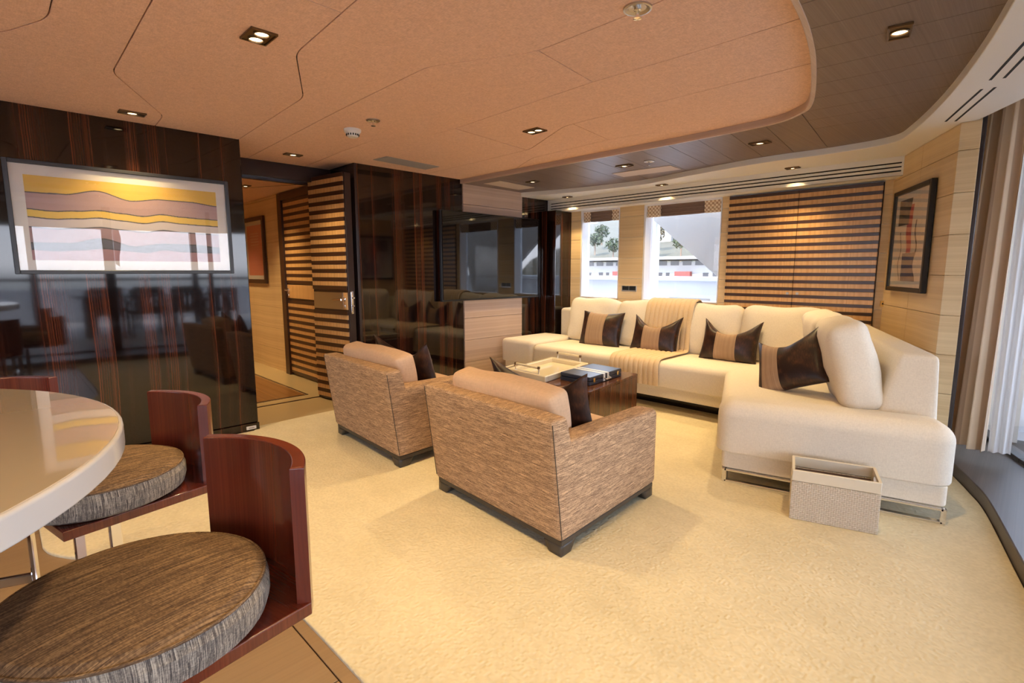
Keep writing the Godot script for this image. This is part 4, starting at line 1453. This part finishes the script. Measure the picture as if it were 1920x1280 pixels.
func build_table_things() -> void:
	var t := thing("coffee_table", "square glossy ebony coffee table in front of the sofa", "table", Vector3(3.185, 0.012, -2.605))
	var tskew := Basis(Vector3(0.987, 0, -0.15), Vector3.UP, Vector3(-0.022, 0, 1.0))
	t.transform.basis = tskew
	bx(t, "recessed_plinth", M.black_satin, Vector3(0, 0.02, 0), Vector3(0.68, 0.04, 0.88), 0.002)
	for s in [-1, 1]:
		bx(t, "side_panel", M.ebony_table, Vector3(s * 0.388, 0.2, 0), Vector3(0.022, 0.325, 0.98), 0.002)
		bx(t, "side_panel", M.ebony_table, Vector3(0, 0.2, s * 0.479), Vector3(0.754, 0.325, 0.022), 0.002)
	bx(t, "table_top", M.ebony_table, Vector3(0, 0.372, 0), Vector3(0.80, 0.02, 0.982), 0.003)
	var TY := 0.394
	# tray
	var tr := thing("serving_tray", "cream lacquer serving tray with rod handles on the coffee table", "tray", Vector3(3.145, TY, -2.735))
	tr.transform.basis = Basis(Vector3(0.985, 0, -0.17), Vector3.UP, Vector3(-0.075, 0, 1.0))
	bx(tr, "tray_bottom", M.cream_gloss, Vector3(0, 0.006, 0), Vector3(0.64, 0.012, 0.40), 0.003)
	for s in [-1, 1]:
		bx(tr, "rim", M.cream_gloss, Vector3(s * 0.318, 0.024, 0), Vector3(0.05, 0.048, 0.43), 0.006)
		bx(tr, "rim", M.cream_gloss, Vector3(0, 0.024, s * 0.195), Vector3(0.60, 0.048, 0.04), 0.006)
		var h := part(tr, "rod_handle", tube(Vector3(s * 0.325, 0.095, -0.12), Vector3(s * 0.325, 0.095, 0.12), 0.0095), M.cream_gloss)
		for z in [-0.13, 0.13]:
			part(h, "handle_post", tube(Vector3(s * 0.325, 0.048, z), Vector3(s * 0.325, 0.1, z), 0.006), M.chrome)
			part(h, "handle_cap", soft(Vector3(0.022, 0.022, 0.02), 0.006, Vector3.ZERO, 4), M.bronze, Vector3(s * 0.325, 0.095, z))
	# briefcase style games box
	var c := thing("games_case", "dark blue leather games case with white stripes on the coffee table", "case", Vector3(3.175, TY, -2.335))
	c.transform.basis = Basis(Vector3(0.994, 0, -0.10), Vector3.UP, Vector3(-0.06, 0, 1.0))
	bx(c, "lower_shell", M.navy_leather, Vector3(0, 0.015, 0), Vector3(0.47, 0.03, 0.29), 0.005)
	bx(c, "lid", M.navy_leather, Vector3(0, 0.0455, 0), Vector3(0.47, 0.029, 0.29), 0.006)
	for x in [-0.035, 0.02]:
		bx(c, "white_stripe", M.white_strip, Vector3(x, 0.0605, 0), Vector3(0.028, 0.002, 0.29), 0.0008)
		bx(c, "white_stripe", M.white_strip, Vector3(x, 0.032, 0.1455), Vector3(0.028, 0.054, 0.002), 0.0008)
	for x in [-0.18, 0.17]:
		bx(c, "latch", M.gold, Vector3(x, 0.034, 0.147), Vector3(0.024, 0.032, 0.006), 0.002)
	var hd := part(c, "handle", tube(Vector3(-0.04, 0.022, 0.168), Vector3(0.03, 0.022, 0.168), 0.005), M.chrome)
	for x in [-0.04, 0.03]:
		part(hd, "handle_mount", tube(Vector3(x, 0.03, 0.145), Vector3(x, 0.022, 0.17), 0.005), M.chrome)
	# rod on the far end of the table
	var r := thing("cream_rod", "cream rod with a metal tip lying along the coffee table edge", "rod", Vector3(2.86, TY + 0.011, -3.03), 12.0)
	part(r, "rod_shaft", tube(Vector3(-0.04, 0, 0), Vector3(0.22, 0, 0), 0.011), M.cream_gloss)
	part(r, "rod_tip", tube(Vector3(0.22, 0, 0), Vector3(0.25, 0, 0), 0.012), M.bronze)
	# basket by the sofa
	var b := thing("storage_basket", "cream woven leather open basket beside the sofa", "basket", Vector3(2.80, 0.012, -0.61), 0)
	var ax := (Vector3(2.75, 0, -0.40) - Vector3(2.645, 0, -0.74)).normalized()
	b.rotation_degrees.y = rad_to_deg(atan2(-ax.z, ax.x))
	var bw := 0.356
	var bd := 0.225
	var bh := 0.245
	for s in [-1, 1]:
		bx(b, "woven_side", M.woven_leather, Vector3(0, 0.095, s * (bd / 2 - 0.006)), Vector3(bw, 0.19, 0.012), 0.003)
		bx(b, "smooth_band", M.cream_leather, Vector3(0, 0.2185, s * (bd / 2 - 0.006)), Vector3(bw, 0.054, 0.012), 0.003)
		# end wall with an oval hand hole
		var e := CSGBox3D.new()
		e.name = "end_wall"
		e.size = Vector3(0.012, bh, bd - 0.024)
		e.position = Vector3(s * (bw / 2 - 0.006), bh / 2, 0)
		e.material = M.cream_leather
		var hole := CSGBox3D.new()
		hole.name = "hand_hole"
		hole.operation = CSGShape3D.OPERATION_SUBTRACTION
		hole.size = Vector3(0.05, 0.034, 0.06)
		hole.position = Vector3(0, bh / 2 - 0.034, 0)
		hole.material = M.cream_leather
		e.add_child(hole)
		for z in [-0.03, 0.03]:
			var cy := CSGCylinder3D.new()
			cy.name = "hand_hole_end"
			cy.operation = CSGShape3D.OPERATION_SUBTRACTION
			cy.radius = 0.017
			cy.height = 0.05
			cy.sides = 20
			cy.rotation_degrees.z = 90
			cy.position = Vector3(0, bh / 2 - 0.034, z)
			cy.material = M.cream_leather
			e.add_child(cy, true)
		b.add_child(e, true)
	bx(b, "bottom", M.cream_leather, Vector3(0, 0.006, 0), Vector3(bw - 0.02, 0.012, bd - 0.02), 0.002)
	bx(b, "dark_insert", M.wenge, Vector3(0, 0.10, 0), Vector3(bw - 0.03, 0.178, bd - 0.032), 0.004)


func stool(label: String, centre: Vector3, out: Vector2, h := 0.28, plate_y := 0.53) -> void:
	# out: direction from the seat towards the curved back
	var yaw := rad_to_deg(-out.angle())
	var o := thing("bar_stool", label, "stool", Vector3(centre.x, centre.y, centre.z), yaw, "mahogany bar stools")
	var R := 0.25
	var A := deg_to_rad(43)
	var poly := PackedVector2Array()
	for i in 21:
		var a := lerpf(-A, A, i / 20.0)
		poly.append(Vector2(cos(a), sin(a)) * (R + 0.014))
	poly.append(Vector2(-0.17, sin(A) * (R + 0.014)))
	poly.append(Vector2(-0.17, -sin(A) * (R + 0.014)))
	part(o, "seat_board", prism(poly, plate_y, plate_y + 0.026, 0.003, 0.003, 2), M.mahogany)
	# bent plywood back
	var arc := PackedVector2Array()
	for i in 25:
		var a := lerpf(-A, A, i / 24.0)
		arc.append(Vector2(cos(a), sin(a)) * (R + 0.014))
	for i in 25:
		var a := lerpf(A, -A, i / 24.0)
		arc.append(Vector2(cos(a), sin(a)) * (R - 0.012))
	part(o, "curved_back", prism(arc, plate_y + 0.026, plate_y + h, 0.003, 0.0, 2), M.mahogany)
	part(o, "cushion_side", lathe([[0.185, plate_y + 0.028], [0.207, plate_y + 0.040], [0.213, plate_y + 0.06], [0.213, plate_y + 0.085], [0.206, plate_y + 0.104]], 56), M.stool_side, Vector3(-0.03, 0, 0))
	var top := part(o, "cushion_top", lathe([[0.206, plate_y + 0.104], [0.190, plate_y + 0.113], [0.14, plate_y + 0.120], [0.07, plate_y + 0.123], [0.0, plate_y + 0.124]], 56), M.stool_top, Vector3(-0.03, 0, 0))
	var pip := []
	for k in 9:
		var a := TAU * k / 8.0
		pip.append([0.206 + 0.0032 * cos(a), plate_y + 0.104 + 0.0032 * sin(a)])
	part(top, "piping", lathe(pip, 56), M.stool_top)
	for s in [-1, 1]:
		bx(o, "chrome_leg", M.chrome, Vector3(-0.05, plate_y / 2, s * 0.14), Vector3(0.028, plate_y, 0.014), 0.003)
	part(o, "foot_disc", lathe([[0.21, 0.0], [0.21, 0.008], [0.19, 0.014], [0.0, 0.016]], 40), M.chrome, Vector3(-0.03, 0, 0))
	bx(o, "foot_rest", M.chrome, Vector3(-0.05, 0.2, 0), Vector3(0.02, 0.03, 0.28), 0.003)


func build_bar() -> void:
	var t := thing("bar_table", "round glossy cream bar table in the corner by the stools", "table", Vector3(-0.68, 0, -1.38))
	var poly := PackedVector2Array()
	for i in 96:
		poly.append(Vector2(0.85 * cos(TAU * i / 96), 0.80 * sin(TAU * i / 96)))
	var inner := PackedVector2Array()
	for p in poly:
		inner.append(p * 0.992)
	part(t, "table_edge", prism(poly, 0.853, 0.8985, 0.006, 0.004, 4), M.counter_edge)
	part(t, "table_top", prism(inner, 0.897, 0.9, 0.001, 0.0, 2), M.counter)
	part(t, "pedestal", lathe([[0.24, 0.0], [0.24, 0.012], [0.13, 0.03], [0.12, 0.4], [0.13, 0.84], [0.2, 0.853]], 40), M.mahogany)
	stool("mahogany bar stool with tweed seat, nearest the camera", Vector3(0.160, 0.0, -1.08), Vector2(0.98, -0.19), 0.30, 0.535)
	stool("mahogany bar stool with tweed seat, between table and ebony wall", Vector3(0.195, 0.0, -1.85), Vector2(0.977, -0.21), 0.27, 0.535)
	stool("mahogany bar stool on the far side of the round table", Vector3(-0.10, 0.0, -2.34), Vector2(0.35, -0.94), 0.29, 0.535)


func build_wall_things() -> void:
	# wide print: plain stand-in bands in the colours of the sheet
	rng.seed = 77
	var wob := noise1(512, 6)
	var wob2 := noise1(512, 9)
	var art := img(512, 256, func(x: int, y: int) -> Vector3:
		var yy := y + (wob[x] - 0.5) * 26.0
		var y2 := y + (wob2[x] - 0.5) * 22.0
		for ln in [44.0, 196.0]:
			if absf(yy - ln) < 1.6:
				return Vector3(30, 26, 30)
		for ln in [104.0, 128.0, 158.0, 226.0]:
			if absf(y2 - ln) < 1.6:
				return Vector3(40, 38, 48)
		var dot := (x / 2 + (y / 2) % 2) % 2 == 0
		if yy < 44.0:
			return Vector3(224, 180, 24)
		if y2 < 104.0:
			return Vector3(192, 160, 156) if dot else Vector3(150, 110, 112)
		if y2 < 128.0:
			return Vector3(226, 188, 60)
		if y2 < 158.0:
			return Vector3(206, 196, 192)
		if yy < 196.0:
			return Vector3(188, 168, 168) if dot else Vector3(120, 66, 72)
		if y2 < 226.0:
			return Vector3(74, 74, 86)
		return Vector3(190, 160, 160) if dot else Vector3(126, 56, 64))
	framed_print("framed_print", "wide framed print in yellow, grey and maroon on the ebony wall", Vector3(0.669, 1.50, -4.062), 0, 1.135, 0.635, 0.022, Vector2(0.975, 0.475), M.frame_grey, art)
	# square print on the angled wall
	var wv := noise1(256, 5)
	var art2 := img(256, 256, func(x: int, y: int) -> Vector3:
		var s := (wv[y] - 0.5) * 40.0
		if y > 168 and x > 70 and x < 190 + s:
			return Vector3(40, 44, 92)
		if y < 80 and x < 110 + s:
			return Vector3(36, 30, 32)
		if x > 96 + s and x < 142 + s * 0.5 and y > 20:
			return Vector3(186, 46, 44)
		if absf(x - 186.0 - s * 1.3) < 5 and y > 70:
			return Vector3(40, 34, 36)
		if absf(x - 40.0 - s) < 3 and y > 100:
			return Vector3(60, 50, 48)
		return Vector3(226, 212, 194))
	var a := Vector3(4.82, 0, -0.77)
	var d := (Vector3(4.0, 0, -0.39) - a).normalized()
	var nr := Vector3(d.z, 0, -d.x)
	if nr.z > 0:
		nr = -nr
	var c := a + d * 0.32 + nr * 0.026
	framed_print("framed_print", "square framed print in black, red and navy on the angled wall", Vector3(c.x, 1.415, c.z), rad_to_deg(atan2(nr.x, nr.z)), 0.70, 0.715, 0.03, Vector2(0.50, 0.57), M.black_satin, art2)
	# television
	var tv := thing("television", "large black glossy flat television on the pale wooden panel", "television", Vector3(3.885, 1.345, -4.17))
	bx(tv, "casing", M.black_satin, Vector3(0, 0, -0.02), Vector3(1.43, 0.90, 0.035), 0.004)
	bx(tv, "screen", M.black_gloss, Vector3(0, 0.006, 0.002), Vector3(1.41, 0.875, 0.012), 0.002)
	bx(tv, "wall_bracket", M.black_satin, Vector3(0, 0, -0.046), Vector3(0.5, 0.4, 0.022), 0.002)
	# striped cupboard in the window wall
	var cb := thing("wall_cupboard", "built-in cupboard with two doors of dark and pale wooden stripes", "cupboard", Vector3(4.985, 0, -1.515))
	span(cb, "carcass", M.wenge, Vector3(0.0, 0.45, -0.6), Vector3(0.02, 1.888, 0.6), 0.001)
	for s in [-1, 1]:
		var dr := Node3D.new()
		dr.name = "cupboard_door"
		cb.add_child(dr, true)
		dr.position = Vector3(-0.001, 0, s * 0.2995)
		stripes(dr, Vector3.ZERO, -90, 0.5955, 0.46, 1.884, 0.0636, 0.0255)
		bx(dr, "finger_pull", M.brushed_steel, Vector3(-0.011, 1.005, -s * 0.26), Vector3(0.003, 0.02, 0.022), 0.001)
	# switches and sockets
	var sw := thing("wall_socket", "black double socket in a steel frame between the windows", "socket", Vector3(4.997, 1.012, -3.187))
	bx(sw, "frame", M.brushed_steel, Vector3(0, -0.004, 0), Vector3(0.008, 0.064, 0.19), 0.002)
	for s in [-1, 1]:
		bx(sw, "insert", M.black_satin, Vector3(-0.004, 0.002, s * 0.044), Vector3(0.006, 0.046, 0.082), 0.002)
	var sk := thing("wall_switch", "tiny brass switch low on the angled wall", "switch", Vector3(4.966, 0.945, -0.852), -65)
	bx(sk, "plate", M.gold, Vector3(0, 0, 0.0), Vector3(0.03, 0.045, 0.008), 0.002)
	bx(sk, "toggle", M.black_satin, Vector3(0, 0, 0.005), Vector3(0.008, 0.012, 0.006), 0.001)
	# ceiling fittings
	sprinkler("large round recessed sprinkler at the top of the beige ceiling", Vector3(1.71, BEIGE_Y, -1.09), 0.05)
	sprinkler("small sprinkler beside the smoke detector", Vector3(1.76, BEIGE_Y, -2.98), 0.042)
	sprinkler("small sprinkler in the grey wooden ceiling border", Vector3(3.86, GREY_Y, -2.31), 0.042)
	var sd := thing("smoke_detector", "round white smoke detector on the beige ceiling", "detector", Vector3(1.776, BEIGE_Y, -3.27))
	part(sd, "base_ring", lathe([[0.055, -0.014], [0.056, -0.004], [0.056, 0.0]], 32), M.white_plastic)
	part(sd, "dome", lathe([[0.0, -0.05], [0.028, -0.05], [0.034, -0.046], [0.047, -0.022], [0.055, -0.014]], 32), M.white_plastic)
	for k in 16:
		var ang := TAU * k / 16.0
		bx(sd, "vent_slot", M.black_slot, Vector3(cos(ang) * 0.0405, -0.035, sin(ang) * 0.0405), Vector3(0.004, 0.013, 0.008), 0.0005, Vector3(0, -rad_to_deg(ang), 0))
	for q in [[Vector3(2.635, BEIGE_Y, -3.925), Vector3(0.56, 0.004, 0.19), "vent_grey", "grey ceiling vent near the television wall", 4.0, 9], [Vector3(3.91, GREY_Y, -3.965), Vector3(0.55, 0.004, 0.22), "vent_cream", "pale ceiling panel at the corner above the television", 4.0, 0], [Vector3(4.225, GREY_Y, -2.56), Vector3(0.22, 0.004, 0.56), "vent_cream", "pale ceiling panel in the grey border above the sofa", 4.0, 0]]:
		var v := thing("ceiling_vent", q[3], "vent", q[0], q[4], "ceiling vents")
		bx(v, "vent_plate", M[q[2]], Vector3(0, -0.002, 0), q[1], 0.001)
		for k in q[5]:
			bx(v, "vent_blade", M[q[2]], Vector3(0, -0.005, -0.08 + k * 0.02), Vector3(q[1].x - 0.03, 0.004, 0.012), 0.001)


func build_lights() -> void:
	downlight("double downlight nearest the camera in the beige ceiling", Vector3(0.84, BEIGE_Y, -2.26), 2, 90)
	downlight("single downlight above the wide print", Vector3(0.68, BEIGE_Y, -3.84), 1, 0)
	downlight("single downlight before the corridor doorway", Vector3(1.80, BEIGE_Y, -4.28), 1, 0)
	downlight("double downlight in the middle of the beige ceiling", Vector3(2.64, BEIGE_Y, -2.44), 2, 90)
	downlight("downlight in the grey border nearest the television", Vector3(3.90, GREY_Y, -3.63), 1, 90, LAMP * 1.35)
	downlight("downlight in the grey border beside the sprinkler", Vector3(3.87, GREY_Y, -2.55), 1, 90, LAMP * 1.35)
	downlight("downlight in the grey border before the striped cupboard", Vector3(3.86, GREY_Y, -1.45), 1, 90, LAMP * 1.35)
	downlight("large downlight in the grey border near the curtains", Vector3(2.47, GREY_Y, -0.45), 1, 12)
	downlight("soffit downlight above the narrow window", Vector3(4.725, SOFFIT_Y, -3.86), 1, 90, LAMP * 0.8, Vector2.ZERO, 0.06)
	downlight("soffit downlight above the wide window", Vector3(4.725, SOFFIT_Y, -2.68), 1, 90, LAMP * 0.8, Vector2.ZERO, 0.06)
	downlight("soffit downlight above the striped cupboard", Vector3(4.715, SOFFIT_Y, -1.50), 1, 90, LAMP * 0.8, Vector2.ZERO, 0.06)
	downlight("corridor downlight seen through the doorway", Vector3(1.95, 2.07, -5.85), 1, 90, LAMP * 1.6)
	downlight("corridor downlight beyond the first one, over the brown boards", Vector3(1.7, 2.07, -7.1), 1, 90, LAMP * 1.6)
	# more of the same run on over the bar and behind the camera
	for q in [[0.84, -1.0, "double downlight above the nearest bar stool"], [-0.9, -1.0, "double downlight above the camera side of the bar table"], [-0.9, -2.26, "double downlight above the far side of the bar table"], [-2.3, -2.26, "double downlight beyond the bar table"]]:
		downlight(q[2], Vector3(q[0], BEIGE_Y, q[1]), 2, 0, LAMP * 0.75)
	for q in [[1.0, -0.25, "downlight of the grey border above the camera"], [-0.6, -0.2, "downlight of the grey border at the bar end"]]:
		downlight(q[2], Vector3(q[0], GREY_Y, q[1]), 1, 0, LAMP * 0.75)
